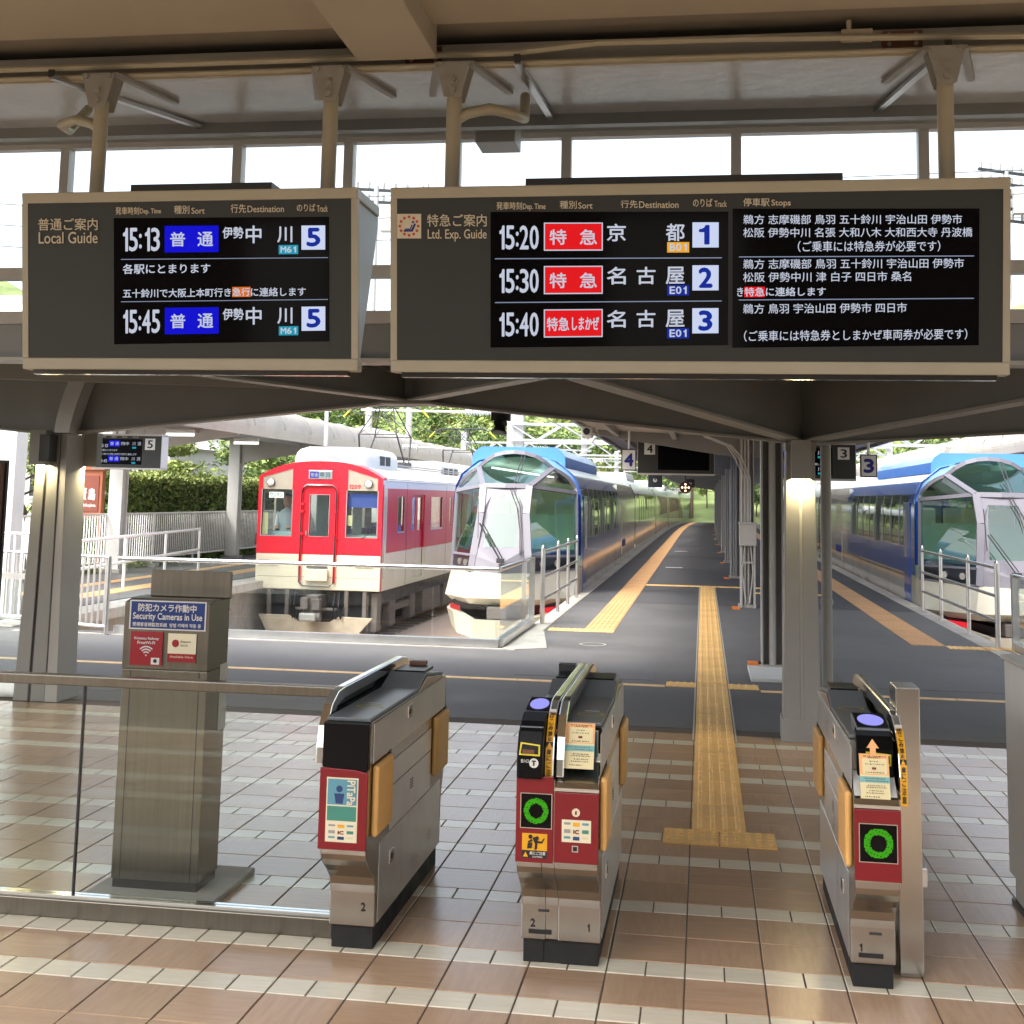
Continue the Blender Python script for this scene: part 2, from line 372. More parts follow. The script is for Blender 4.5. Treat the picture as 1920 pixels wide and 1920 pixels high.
for x in (-.36, -.06, .24): put(meT, tp, x, 12.62)
wl = MB(); wl.box(-.078, -.064, 9.9, 27, 0, .004); wl.box(.244, .258, 9.9, 27, 0, .004); wl.build('sealant_line', M('pale_sealant', (.5, .48, .42), .8), tp)
for nm, xa, lab, yr in (('left', -1.62, 'pale yellow warning strip beside the left express', (17.7, 40)), ('right', 2.67, 'pale yellow warning strip beside the right express', (17.2, 40))):
    ts = tactroot('tactile_strip', (xa, 17.5, 0), lab)
    mb = MB(); mb.box(.003, .417, .003, .397, 0, .007)
    for i in range(6):
        x = .035+i*.07; mb.box(x-.012, x+.012, .012, .388, .007, .0115)
    o = mb.build('strip_tile', m_yel2); meS = o.data; bpy.data.objects.remove(o)
    y = yr[0]
    while y < yr[1]: put(meS, ts, xa, y); y += .4
    mb = MB(); R = []
    for i in range(50):
        Y = y+i*2; c = curve_off(Y); R.append([(xa+c, Y, 0), (xa+.42+c, Y, 0), (xa+.42+c, Y, .009), (xa+c, Y, .009)])
    mb.ring(R).build('strip_far', m_yel2, ts, kind='stuff')
    if nm == 'left':
        for i in range(3): put(meT, ts, -2.1+i*.3+.3*0, 17.4, 0)
        for i in range(8): put(meD, ts, -1.2+i*.3, 27.1)
    else:
        for i in range(4): put(meT, ts, 3.09+i*.22, 16.9, 0)
        for i in range(5): put(meD, ts, .9+i*.3, 25.6)
# painted orange guide line across the platform
mb = MB()
for i in range(24): mb.box(-12+i*.485, -12+i*.485+.478, 12.58, 12.70, 0, .004)
for i in range(9): mb.box(.55+i*.6, .55+i*.6+.59, 12.5, 12.61, 0, .004)
mb.build('guide_line', m_oline, plat)
for k, yy in enumerate((45.5, 34.5)):
    MB().box(-1.0, -.55, yy, yy+.18, 0, .005).build('boarding_mark', m_white, isl)
# left platform's ochre lines
for x, w in ((-11.55, .3), (-10.55, .45)):
    MB().box(x, x+w, 19.5, 70, 0, .006).build('ochre_line', m_yel2, p5)
for k_, (a_, c_, p_, q_) in enumerate(((-7.5, -5.2, 10.9, 12.3), (1.4, 3.2, 13.1, 15.0), (-1.9, -.5, 13.0, 14.6))): MB().box(a_, c_, p_, q_, 0, .0025).build('repair_patch', M('asphalt_patch', (.145, .143, .145), .88, var=.2, vs=.8, bump=.5, bs=200) if k_ == 0 else bpy.data.materials['asphalt_patch'], plat)
MB().disc((-1.35, 15.9, .006), .17, 24, 'z', 0, .14).build('manhole_ring', m_conc, plat)
# track-level cover between concourse and left
# ================= ROOF AND STEELWORK =================
bw = MB()
bw.box(-12, 9, -8.95, -8.7, 2.5, 4.25)
for a, c in ((-12, -7.5), (-6, -1.5), (.6, 9)): bw.box(a, c, -8.95, -8.7, -.3, 2.499)
struct(bw, 'hall_back_wall', M('hall_wall', s(170, 148, 122), .7, var=.05))
cb_ = MB().box(-12, 9, 1.0, 5.55, 3.99, 4.25); cb_.box(-12, 9, -8.7, -5.6, 3.99, 4.25)      # the hall roof; unseen gap between, added to let daylight onto the gates
for x_ in (-8, -4, 0, 4): cb_.box(x_-.12, x_+.12, -5.6, 1.0, 3.99, 4.2)
rf = struct(cb_, 'ceiling', m_ceil)
m_recess = M('recess_shade', s(140, 132, 120), .6)  # darker than the ceiling: the shadow gap's shade is put into the colour
MB().box(-12, 9, 5.551, 6.6, 4.03, 4.2).build('ceiling_recess', m_recess, rf)
mb = MB()
mb.box(-1.65, -1.26, 3.2, 5.66, 3.87, 4.1)
mb.build('cross_beam', m_ceil, rf, bevel=.004)
bm_ = root('roof_edge_beam', (-1, 6.1, 3.84), 'grey gloss painted steel roof beam above the departure boards', 'beam')
MB().box(-12, 9, 5.76, 6.5, 3.84, 3.862).build('bottom_flange', m_gloss, bm_)
MB().box(-12, 9, 5.98, 6.02, 3.864, 4.2).build('web', m_beam, bm_)
MB().box(-12, 9, 5.74, 5.757, 3.835, 3.87).build('flange_lip', m_beige, bm_)
MB().box(-12, 9, 5.78, 5.80, 3.872, 3.975).build('fascia', m_grey, bm_)
MB().box(-12, 9, 6.5, 6.56, 3.78, 3.84).build('rear_angle', m_beam, bm_)
MB().box(-12, 9, 6.6, 6.63, 3.80, 3.83).build('rear_channel', m_deck, bm_)
for x_ in (-1.35, .9, 3.2, -4.6):
    sp_ = MB().box(x_-.09, x_+.09, 5.772, 5.78, 3.88, 3.965).build('splice_plate', m_brown, bm_)
    for dx in (-.06, .06):
        for dz in (3.90, 3.945): MB().tube([(x_+dx, 5.772, dz), (x_+dx, 5.76, dz)], .010, 6).build('bolt', m_grey, sp_)
# pipes along the beam
for k, (y, z, r, lab) in enumerate(((5.70, 3.895, .016, 'upper cream conduit running along the roof beam edge'), (5.73, 3.855, .013, 'lower cream conduit running along the roof beam edge'))):
    pts = [(-12, y, z), (-.9, y, z), (-.5, y-.0, z+.035*(k == 0)), (.2, y, z+.03*(k == 0)), (1.4, y, z), (9, y, z)]
    MB().tube(pts, r, 8).build('conduit', m_beige, label=lab, cat='conduit', group='conduits on the roof beam', smooth=True)
MB().tube([(-12, 6.75, 3.87), (9, 6.75, 3.87)], .022, 8).build('conduit', M('grey_conduit', s(112, 104, 94), .4), label='dark grey conduit running in front of the window header', cat='conduit', group='conduits on the roof beam', smooth=True)
jb = root('junction_box', (.70, 5.72, 3.9), 'small cream junction box with a thin drop pipe under the ceiling', 'junction box')
MB().box(.62, .76, 5.70, 5.735, 3.90, 3.955).build('box', m_ceil, jb, bevel=.003); MB().tube([(.655, 5.715, 3.955), (.655, 5.715, 4.0)], .012).build('drop_pipe', m_ceil, jb)
# struts (channel bars) hung across the flange
for k, (x0_, x1_) in enumerate(((-3.22, -2.72), (-.87, -.80), (1.08, .86))):
    st = root('channel_strut', (x0_, 5.74, 3.83), 'galvanised channel bar crossing the roof beam %s' % ('at the far left pole', 'right of the third pole', 'left of the rightmost pole')[k], 'strut', 'channel bars under the roof beam')
    MB().bar((x0_, 5.66, 3.832), (x1_, 6.62, 3.815), .035, .02).build('bar', m_steel2, st); MB().bar((x0_, 5.655, 3.832), (x0_, 5.655, 3.87), .03, .012).build('clip', m_dark, st)
# clerestory: header, mullions, transom, panes
cl = root('clerestory_window', (-1, 7.5, 2.85), 'long clerestory window band of clear panes behind the departure boards', 'window')
MB().box(-12, 9, 6.62, 7.5, 4.12, 4.3).build('header_soffit', m_header, cl)
MB().poly([(-12, 6.64, 4.02), (9, 6.64, 4.02), (9, 7.46, 4.1), (-12, 7.46, 4.1)]).build('header_panel', m_header, cl)
MB().box(-12, 9, 7.46, 7.52, 4.02, 4.3).build('head_frame', m_header, cl)
MB().box(-12, 9, 7.43, 7.5, 3.985, 4.02).build('head_rail', m_greyl, cl)
MB().box(-12, 9, 7.44, 7.52, 2.84, 2.92).build('sill_rail', m_greyl, cl)
MB().box(-12, 9, 7.44, 7.52, 3.13, 3.205).build('transom', m_greyl, cl)
mx = [-9.6, -8.5, -7.4, -6.3, -5.2, -4.1, -2.93, -2.20, -1.52, -.83, .19, 1.27, 2.35, 3.45, 4.5, 5.6, 6.7]
for i, x in enumerate(mx):
    MB().box(x-.03, x+.03, 7.43, 7.51, 2.921, 3.984).build('mullion', m_greyl, cl)
    if i+1 < len(mx):
        MB().box(x+.031, mx[i+1]-.031, 7.475, 7.481, 3.206, 3.984).build('pane', m_glassw, cl)
        MB().box(x+.031, mx[i+1]-.031, 7.475, 7.481, 2.921, 3.129).build('pane', m_glassw, cl)
# lower edge girder and the ribbed lower roof
eg = root('edge_girder', (-1, 7.5, 2.62), 'dark grey edge girder carrying the window band', 'girder')
MB().box(-12, 9, 7.46, 7.5, 2.62, 2.838).build('web', m_beam, eg); MB().box(-12, 9, 7.38, 7.58, 2.595, 2.618).build('flange', m_greyl, eg)
dk = root('ribbed_roof_deck', (-1, 9, 2.8), 'ribbed metal roof deck over the platform end', 'roof deck')
prof = []; x = -12.
while x < 9: prof += [(x, 2.80), (x+.10, 2.80), (x+.125, 2.85), (x+.175, 2.85)]; x += .2
prof2 = [(a, b+.012) for a, b in prof]
def deck(name, y0, y1, mat):
    mb = MB(); n = len(prof)
    mb.ring([[(a, y0, b) for a, b in prof], [(a, y1, b) for a, b in prof]], 0, closed=False)
    mb.ring([[(a, y0, b+.06) for a, b in prof2[::-1]], [(a, y1, b+.06) for a, b in prof2[::-1]]], 0, closed=False); return mb.build(name, mat, dk)
deck('deck_sheet', 7.5, 12.2, m_deck)
MB().box(-12, 9, 12.2, 12.26, 2.72, 2.96).build('fascia', m_grey, dk)
# diagonal girders fanning from the two pillars, tapered
CR, CL_, N1, N2 = (.76, 10.12), (-5.6, 10.33), (-2.42, 10.2), (-.80, 7.95)
def girder(name, p, q, zp, zq, zt, lab, w=.14, t=.02):
    g = root(name, ((p[0]+q[0])/2, (p[1]+q[1])/2, zt), lab, 'girder', 'fan girders of the platform-end roof')
    d = Vector((q[0]-p[0], q[1]-p[1], 0)).normalized(); n = Vector((-d.y, d.x, 0)); P = Vector((*p, 0)); Q = Vector((*q, 0))
    def L(off, z0a, z0b, z1a, z1b):
        return [[P+n*o+Vector((0, 0, z)) for o, z in ((-off, z0a), (off, z0a), (off, z1a), (-off, z1a))], [Q+n*o+Vector((0, 0, z)) for o, z in ((-off, z0b), (off, z0b), (off, z1b), (-off, z1b))]]
    MB().ring(L(.008, zp+t, zq+t, zt-.012, zt-.012)).build('web', m_beam, g)
    MB().ring(L(w/2, zp, zq, zp+t, zq+t)).build('bottom_flange', m_grey, g)
    MB().ring(L(w/2, zt-.012, zt-.012, zt, zt)).build('top_flange', m_beam, g)
    return g
ZT = 2.798
girder('fan_girder', CR, N1, 2.25, 2.56, ZT, 'girder rising left from the right pillar to the middle node')
girder('fan_girder', CL_, N1, 2.25, 2.56, ZT, 'girder rising right from the left pillar to the middle node')
girder('fan_girder', CR, N2, 2.26, 2.55, ZT, 'girder rising from the right pillar forward left under the boards', .16)
girder('fan_girder', CR, (2.45, 7.95), 2.26, 2.53, ZT, 'girder rising from the right pillar forward right', .16)
girder('fan_girder', N1, N2, 2.562, 2.60, ZT, 'short girder from the middle node forward right under the boards')
girder('fan_girder', N1, (-3.6, 7.7), 2.562, 2.58, ZT, 'short girder from the middle node forward left under the left board')
girder('fan_girder', CL_, (-9.5, 10.6), 2.25, 2.58, ZT, 'girder rising left from the left pillar')
girder('fan_girder', CR, (5.4, 11.6), 2.24, 2.62, ZT, 'girder rising right from the right pillar away from the gates')
nb = root('node_plate', (-2.42, 10.2, 2.56), 'bolted steel node where the roof girders cross above the red train', 'node plate')
MB().prism([(-2.62, 10.05), (-2.22, 10.05), (-2.1, 10.2), (-2.22, 10.35), (-2.62, 10.35), (-2.74, 10.2)], 'z', 2.54, 2.56).build('plate', m_grey, nb)
MB().box(-2.55, -2.29, 10.13, 10.15, 2.561, 2.78).build('gusset', m_beam, nb)
for x in (-2.5, -2.34): MB().tube([(x, 10.13, 2.67), (x, 10.11, 2.67)], .016, 6).build('bolt', m_dark, nb)
for k, (a, b) in enumerate((((-7.2, 8.9), (-3.5, 10.1)), ((-.1, 9.0), (1.7, 9.0)))):
    pu = root('purlin', ((a[0]+b[0])/2, a[1], 2.7), 'grey box purlin under the ribbed deck %s' % ('left of the middle node' if k == 0 else 'above the right pillar'), 'purlin', 'purlins under the deck')
    MB().bar((*a, 2.728), (*b, 2.728), .08, .13).build('box_section', m_grey, pu)
# ---------------- pillars ----------------
def wall_lamp(x, y, z, lab, w=.15, h=.30):
    r = root('wall_lamp', (x, y, z), lab, 'wall lamp', 'down lights on the pillars')
    mb = MB(); mb.box(x-w/2, x+w/2, y-.10, y-.095, z, z+h); mb.box(x-w/2, x-w/2+.004, y-.095, y, z, z+h); mb.box(x+w/2-.004, x+w/2, y-.095, y, z, z+h); mb.box(x-w/2+.004, x+w/2-.004, y-.095, y, z+h-.004, z+h)
    mb.build('housing', m_grey, r, bevel=.002)
    MB().tube([(x, y-.05, z+.05), (x, y-.05, z+.12)], .03, 10).build('bulb', E_warm, r)
    ld = bpy.data.lights.new('lamp_light', 'AREA'); ld.shape = 'RECTANGLE'; ld.size = w*.8; ld.size_y = .07; ld.energy = 2.2; ld.color = (1, .82, .45)
    lo = bpy.data.objects.new('lamp_light', ld); COL.objects.link(lo); lo.parent = r; lo.location = (0, -.05, .02); return r
pr = root('right_pillar', (.745, 10.15, 0), 'wide grey steel pillar at the platform end behind the right gate', 'pillar', 'pillars of the platform-end roof')
def taper2(x0, x1, X0_, X1_, y0, y1, z0=0, z1=2.265):
    return [[(a, y0, z), (b_, y0, z), (b_, y1, z), (a, y1, z)] for a, b_, z in ((x0, x1, z0), (X0_, X1_, z1))]
def taper(x0, x1, y0, y1, z0, z1, k):
    c = (x0+x1)/2
    return [[(c+(a-c)*f, b, z) for a, b in ((x0, y0), (x1, y0), (x1, y1), (x0, y1))] for z, f in ((z0, 1), (z1, k))]
MB().ring(taper2(.605, .735, .637, .735, 10.02, 10.26)).build('front_flange', m_grey, pr, bevel=.006)
MB().ring(taper2(.757, .885, .757, .853, 10.02, 10.26)).build('front_flange', m_grey, pr, bevel=.006)
MB().ring(taper2(.735, .757, .735, .757, 10.035, 10.05)).build('seam_strip', m_greyl, pr)
MB().box(.595, .895, 10.005, 10.28, 0, .17).build('base_sleeve', m_grey, pr, bevel=.004)
MB().box(.63, .862, 10.0, 10.26, 2.2, 2.27).build('capital', m_beam, pr, bevel=.004)
dp = root('downpipe', (.98, 10.5, 0), 'round grey downpipe beside the right pillar', 'pipe')
MB().tube([(.975, 10.45, 0), (.975, 10.45, 2.3)], .042, 14).build('pipe', m_grey, dp, smooth=True); MB().tube([(.975, 10.45, 1.0), (.975, 10.45, 1.04)], .05, 14).build('collar', m_grey, dp)
wall_lamp(.745, 10.02, 1.98, 'lit grey box lamp on the front of the right pillar')
pl = root('left_pillar', (-5.6, 10.35, 0), 'wide grey steel pillar at the left behind the security post', 'pillar', 'pillars of the platform-end roof')
MB().ring(taper2(-5.79, -5.655, -5.705, -5.625, 10.2, 10.44)).build('front_flange', m_grey, pl, bevel=.006)
MB().ring(taper2(-5.63, -5.50, -5.60, -5.505, 10.2, 10.44)).build('front_flange', m_grey, pl, bevel=.006)
MB().ring(taper2(-5.655, -5.63, -5.625, -5.60, 10.215, 10.23)).build('seam_strip', m_dark, pl)
MB().ring(taper2(-5.497, -5.40, -5.50, -5.445, 10.21, 10.55)).build('side_panel', m_greyl, pl, bevel=.004)
MB().box(-5.50, -5.39, 10.2, 10.56, 0, .172).build('base_sleeve', m_greyl, pl, bevel=.004)
R = []
for i in range(9):
    t = i/8; xx = .13*t**1.6; zz = 2.27+.525*t; R.append([(-5.52+xx, 10.12, zz), (-5.385+xx+.03*t, 10.12, zz), (-5.385+xx+.03*t, 10.3, zz), (-5.52+xx, 10.3, zz)])
MB().ring(R).build('curved_arm', m_gloss, pl, smooth=True)
wall_lamp(-5.655, 10.2, 1.99, 'lit grey box lamp on the front of the left pillar')
MB().box(-5.61, -5.52, 10.05, 10.18, 2.02, 2.25).build('speaker_box', m_dark, pl)
sb2 = wall_lamp(-5.40, 10.62, 1.99, 'grey box lamp on the far side of the left pillar')
# island columns (H sections) with conduits
m_colg = M('column_paint', s(176, 174, 172), .5, var=.06, vs=2)
def hcol(y, first=False):
    r = root('platform_column', (.745, y, 0), 'x', 'column', 'columns of the island canopy')
    c = curve_off(y)
    r.location.x += c
    MB().box(.63, .648, y, y+.24, .0, 3.0).build('flange', m_colg, r)
    MB().box(.852, .87, y, y+.24, .0, 3.0).build('flange', m_colg, r)
    MB().box(.648, .852, y+.12, y+.13, .0, 3.0).build('web', m_beam if first else m_colg, r)
    MB().box(.60, .90, y-.04, y+.28, 0, .05).build('base_plate', m_conc, r)
    return r
cols = [14.2, 22.25, 30.6, 38.0, 45.6, 53.5, 61.3, 69, 77, 85, 93]
for i, y in enumerate(cols):
    r = hcol(y, i == 0); r['label'] = ['first H-section column behind the right pillar, round pipe in its channel', 'second H-section column with a grey switch box and cables', 'third H-section column with bundled pipes', 'fourth column of the island row', 'fifth column of the island row', 'sixth column of the island row', 'seventh column of the island row', 'eighth column of the island row', 'ninth column of the island row', 'tenth column of the island row', 'farthest column of the island row'][i]
    if i == 0:
        MB().tube([(.75, y+.05, .05), (.75, y+.05, 2.9)], .04, 12).build('round_pipe', m_greyl, r, smooth=True)
        MB().box(.48, .92, y-1.0, y+.05, .0, .035).build('concrete_pad', m_white, r, bevel=.004)
        MB().box(.49, .63, y+.02, y+.3, .036, .05).build('orange_mark', M('orange_mark', s(232, 130, 60), .6), r)
    if i == 1:
        MB().box(.61, .90, y-.16, y-.01, 1.05, 1.42).build('switch_box', m_greyl, r, bevel=.008); MB().box(.59, .92, y-.18, y, 1.42, 1.45).build('box_lid', m_greyl, r)
        for x in (.64, .87): MB().box(x-.015, x+.015, y-.1, y-.07, .0, 1.05).build('box_leg', m_greyl, r)
        MB().box(.64, .87, y-.1, y-.07, .75, .78).build('cross_bar', m_greyl, r)
        for k in range(3):
            MB().tube([(.70+.05*k, y-.09, 1.45), (.70+.05*k, y-.09, 2.2), (.66+.06*k-.12, y-.09, 2.55), (.4+.04*k, y-.2, 2.75), (.0+.03*k, y-1.2, 2.86)], .013, 6).build('cable', m_greyl, r, smooth=True)
        for sx in (-1, 1): MB().tube([(.755+sx*.05, y-.08, 1.05), (.755+sx*.09, y-.08, .6), (.755+sx*.03, y-.08, .08)], .012, 6).build('cable', m_greyl, r, smooth=True)
    if i >= 1:
        MB().box(.49, .62, y-.45, y+.1, .0, .012).build('orange_mark', bpy.data.materials['orange_mark'], r)
        if i < 5:
            for k in range(3): MB().tube([(.66+.055*k, y+.0, .05), (.66+.055*k, y+.0, 2.95)], .018, 6).build('conduit', m_greyl, r, smooth=True)
# ---------------- canopies ----------------
m_can = M('canopy_underside', s(150, 146, 140), .6, var=.08, vs=1.2)
ic = root('island_canopy', (.75, 12.3, 2.9), 'grey wing-shaped canopy over the island platform', 'canopy')
R = []; R2 = []
for i in range(32):
    Y = 12.3+i*3; c = curve_off(Y)
    R.append([(-1.95+c, Y, 3.02), (.75+c, Y, 2.90), (3.45+c, Y, 3.02), (3.45+c, Y, 3.15), (.75+c, Y, 3.03), (-1.95+c, Y, 3.15)])
MB().ring(R).build('roof_sheet', m_can, ic)
for sx in (-1.98, 3.48):
    MB().ring([[(sx-.03+curve_off(Y), Y, 2.97), (sx+.03+curve_off(Y), Y, 2.97), (sx+.03+curve_off(Y), Y, 3.19), (sx-.03+curve_off(Y), Y, 3.19)] for Y in [12.3+i*3 for i in range(32)]]).build('gutter', m_beam, ic)
for y in cols:
    c = curve_off(y)
    for sg in (-1, 1):
        MB().ring([[(.75+c+sg*.1, yy, z) for yy, z in ((y+.05, 2.55), (y+.19, 2.55), (y+.19, 2.91), (y+.05, 2.91))], [(.75+c+sg*2.6, yy, z) for yy, z in ((y+.05, 2.92), (y+.19, 2.92), (y+.19, 3.01), (y+.05, 3.01))]]).build('bracket_arm', m_beam, ic)
for x in (-1.5, -.5, 1.9, 2.9):
    zz = 2.90+abs(x-.75)*.0445; MB().box(x-.04, x+.04, 12.4, 60, zz-.10, zz-.004).build('purlin', m_beam, ic)
m_barrel = M('barrel_roof', s(160, 152, 142), .5, var=.10, vs=1.5, grime=.35)
def side_canopy(xe, xb, y0, y1, lab, sg, ze=3.12):
    r = root('side_canopy', (xe, y0, ze), lab, 'canopy', 'rounded canopies of the outer platforms')
    pr_ = [(xe, ze-.06), (xe-.02*sg, ze+.12)]
    for k in range(7):
        a = k/6*math.pi/2; pr_.append((xe+sg*(-.02+.55*(1-math.cos(a))), ze+.12+.5*math.sin(a)))
    pr_ += [(xb, ze+.75)]
    MB().ring([[(x+curve_off(Y), Y, z) for x, z in pr_+[(a, b-.04) for a, b in pr_[::-1]]] for Y in [y0+i*(y1-y0)/24 for i in range(25)]]).build('barrel_sheet', m_barrel, r, smooth=True)
    for i in range(int((y1-y0)/2.0)):
        Y = y0+i*2.0; c = curve_off(Y)
        MB().tube([(x+c-(.01*sg), Y, z+.01) for x, z in pr_[1:9]], .018, 5).build('sheet_rib', m_grey, r)
    MB().ring([[(xe+sg*.15+curve_off(Y), Y, ze-.02), (xb+curve_off(Y), Y, ze+.25), (xb+curve_off(Y), Y, ze+.29), (xe+sg*.15+curve_off(Y), Y, ze+.02)] for Y in [y0+i*(y1-y0)/12 for i in range(13)]]).build('soffit', m_deck, r)
    for k in range(3):
        t = .25+.3*k; x = xe+sg*.15+(xb-xe)*t
        MB().box(min(x-.04, x+.04), max(x-.04, x+.04), y0, y1-30, ze+.25*t-.14, ze+.25*t-.03).build('purlin', m_grey, r)
    return r
cp5 = side_canopy(-9.75, -13.4, 20.5, 100, 'long rounded canopy over the local platform behind the red train', -1)
for i, y in enumerate((25.8, 32.7, 40, 47.5, 55, 63)):
    r = root('canopy_column', (-12.6, y, 0), ['nearest white column of the local platform canopy, under the small departure board', 'second white column of the local platform canopy, before the hedge', 'third white column of the local platform canopy', 'fourth white column of the local platform canopy', 'fifth white column of the local platform canopy', 'sixth white column of the local platform canopy'][i], 'column', 'columns of the local platform canopy')
    MB().box(-12.72, -12.42, y, y+.04, 0, 3.2).build('flange', m_white, r); MB().box(-12.72, -12.42, y+.26, y+.3, 0, 3.2).build('flange', m_white, r); MB().box(-12.66, -12.48, y+.04, y+.26, 0, 3.2).build('web', m_white, r)
    MB().ring([[(-12.5, y+a, z) for a, z in ((.1, 2.55), (.22, 2.55), (.22, 3.15), (.1, 3.15))], [(-9.9, y+a, z) for a, z in ((.1, 3.0), (.22, 3.0), (.22, 3.1), (.1, 3.1))]]).build('bracket_arm', m_greyl, r)
    MB().box(-12.8, -12.35, y-.08, y+.38, 0, .09).build('footing', m_conc, r, bevel=.01)
m_tube = EM('tube_lamp', (1, 1, .97), .35)
for i, y in enumerate((24.5, 28.3, 33.5)):
    r = root('tube_lamp', (-10.7, y, 2.95), ['nearest tube lamp under the local platform canopy', 'second tube lamp under the local platform canopy', 'third tube lamp under the local platform canopy'][i], 'lamp', 'tube lamps of the local platform canopy')
    MB().tube([(-10.9, y, 2.93), (-10.3, y, 2.93)], .035, 8).build('tube', m_tube, r); MB().box(-10.9, -10.3, y-.04, y+.04, 2.975, 3.03).build('tray', m_white, r)
side_canopy(7.15, 11.5, 20, 110, 'long rounded canopy over the right-hand platform behind the right express', 1, 3.15)
for i, y in enumerate((28, 36, 44, 52)):
    r = root('canopy_column', (9.2, y, 0), ['nearest', 'second', 'third', 'fourth'][i]+' column of the right-hand canopy', 'column', 'columns of the right-hand canopy')
    MB().box(9.1, 9.35, y, y+.3, 0, 3.3).build('post', m_greyl, r); MB().ring([[(9.1, y+a, z) for a, z in ((.1, 2.7), (.2, 2.7), (.2, 3.2), (.1, 3.2))], [(7.3, y+a, z) for a, z in ((.1, 3.05), (.2, 3.05), (.2, 3.15), (.1, 3.15))]]).build('bracket_arm', m_greyl, r)
# ================= DEPARTURE BOARDS =================
def board(name, lab, xl, xr, zb, zt, yt, yb, px, rho, poles, tray):
    """px = (x_left, x_right, ytopL, ytopR, ybotL, ybotR): the layout drawing's own units, mapped to the leaning front plane"""
    cx = (xl+xr)/2; r = root(name, (cx, yt+.15, zb), lab, 'departure board', 'large departure boards above the gates')
    xa, xb, ta, tb, ba, bb = px
    def fn(x, y, k=0):
        q = (x-xa)/(xb-xa); t = q*rho/((1-q)+q*rho); v = (y-(ta+(tb-ta)*q))/((ba+(bb-ba)*q)-(ta+(tb-ta)*q))
        return Vector((xl+(xr-xl)*t, yt+(yb-yt)*v-.0015-k, zt+(zb-zt)*v))
    zf = lambda z: yt+(yb-yt)*(zt-z)/(zt-zb)
    b0, b1 = zb+.055, zt-.05
    MB().prism([(zf(b0)+.004, b0), (yb+.07, b0), (yt+.42, zt-.10), (yt+.42, b1), (zf(b1)+.004, b1)], 'x', xl+.012, xr-.012).build('housing', m_side, r)
    MB().prism([(zf(b0), b0), (zf(b0)+.004, b0), (zf(b1)+.004, b1), (zf(b1), b1)], 'x', xl+.03, xr-.03).build('face', m_board, r)
    MB().prism([(yb-.006, zb), (yb+.07, zb), (yb+.07, b0), (zf(b0)-.004, b0)], 'x', xl, xr).build('bottom_bar', m_beige, r, bevel=.006)
    MB().prism([(zf(b1)-.004, b1), (yt+.40, b1), (yt+.40, zt), (yt-.008, zt)], 'x', xl, xr).build('top_bar', m_beige, r, bevel=.006)
    for x in (xl, xr-.03): MB().prism([(zf(b0)-.003, b0), (zf(b0)+.03, b0), (zf(b1)+.03, b1), (zf(b1)-.003, b1)], 'x', x, x+.03).build('side_bar', m_beige, r)
    MB().box(xl+.05, xr-.05, yb+.005, yb+.05, zb-.022, zb).build('glossy_underside', M('dark_gloss', (.14, .135, .13), .12, 1) if 'dark_gloss' not in bpy.data.materials else bpy.data.materials['dark_gloss'], r)
    MB().box(tray[0], tray[1], yt+.05, yt+.28, zt+.001, zt+.045).build('top_tray', m_dark, r)
    for x, elbow in poles:
        p = MB().tube([(x, yt+.2, zt), (x, yt+.2, 3.70)], .036, 14).build('pole', m_beige, r, smooth=True)
        br = MB().prism([(x-.085, 3.832), (x+.085, 3.832), (x+.04, 3.66), (x-.04, 3.66)], 'y', yt+.145, yt+.153).build('bracket_plate', m_grey, r)
        MB().prism([(x-.085, 3.832), (x+.085, 3.832), (x+.04, 3.66), (x-.04, 3.66)], 'y', yt+.247, yt+.255).build('bracket_plate', m_grey, r)
        for zz in (3.69, 3.74):
            MB().tube([(x, yt+.13, zz), (x, yt+.145, zz)], .017, 6).build('bolt', m_grey, br)
        for sx in (-.06, .06): MB().tube([(x+sx, yt+.13, 3.815), (x+sx, yt+.145, 3.815)], .014, 6).build('bolt', m_grey, br)
        for sg in (-1, 1): MB().bar((x+sg*.075, yt+.16, 3.828), (x+sg*.20, yt+.62, 3.828), .035, .018).build('bracket_arm', m_grey, r)
        if elbow:
            e = elbow; MB().tube([(x, yt+.2, 3.56), (x+e*.06, yt+.22, 3.60), (x+e*.16, yt+.25, 3.63), (x+e*.26, yt+.3, 3.62), (x+e*.30, yt+.45, 3.64), (x+e*.28, yt+.6, 3.8)], .026, 10).build('cable_elbow', m_beige, r, smooth=True)
    return r, fn
b1, f1 = board('departure_board', 'smaller departure board for local trains, with blue service boxes', -3.225, -1.57, 2.36, 3.195, 5.47, 5.58, (52, 668, 368, 360, 690, 703), 1.055, ((-2.95, -1), (-1.775, 0)), (-2.70, -2.0))
b2, f2 = board('departure_board', 'longer departure board for limited expresses, with red service boxes and stops', -1.415, 1.288, 2.355, 3.19, 5.47, 5.58, (735, 1893, 362, 341, 692, 712), 1.125, ((-1.17, 1), (1.065, 0)), (-.80, .60))
def lay(r, fn, items):
    for it in items:
        if it[0] == 't': _, t, x0, x1, y0, y1, m = it[:7]; text(it[8] if len(it) > 8 else 'lettering', t, r, m, lambda x, y, k: fn(x, y, .004+k), x0, x1, y0, y1, it[7] if len(it) > 7 else .2)
        else: _, x0, x1, y0, y1, m, k = it[:7]; rect(it[7] if len(it) > 7 else 'panel', r, m, fn, x0, x1, y0, y1, k)
B = m_beigetxt; b = .35
rect('screen', b1, m_screen, f1, 219, 615, 415, 647, .001)
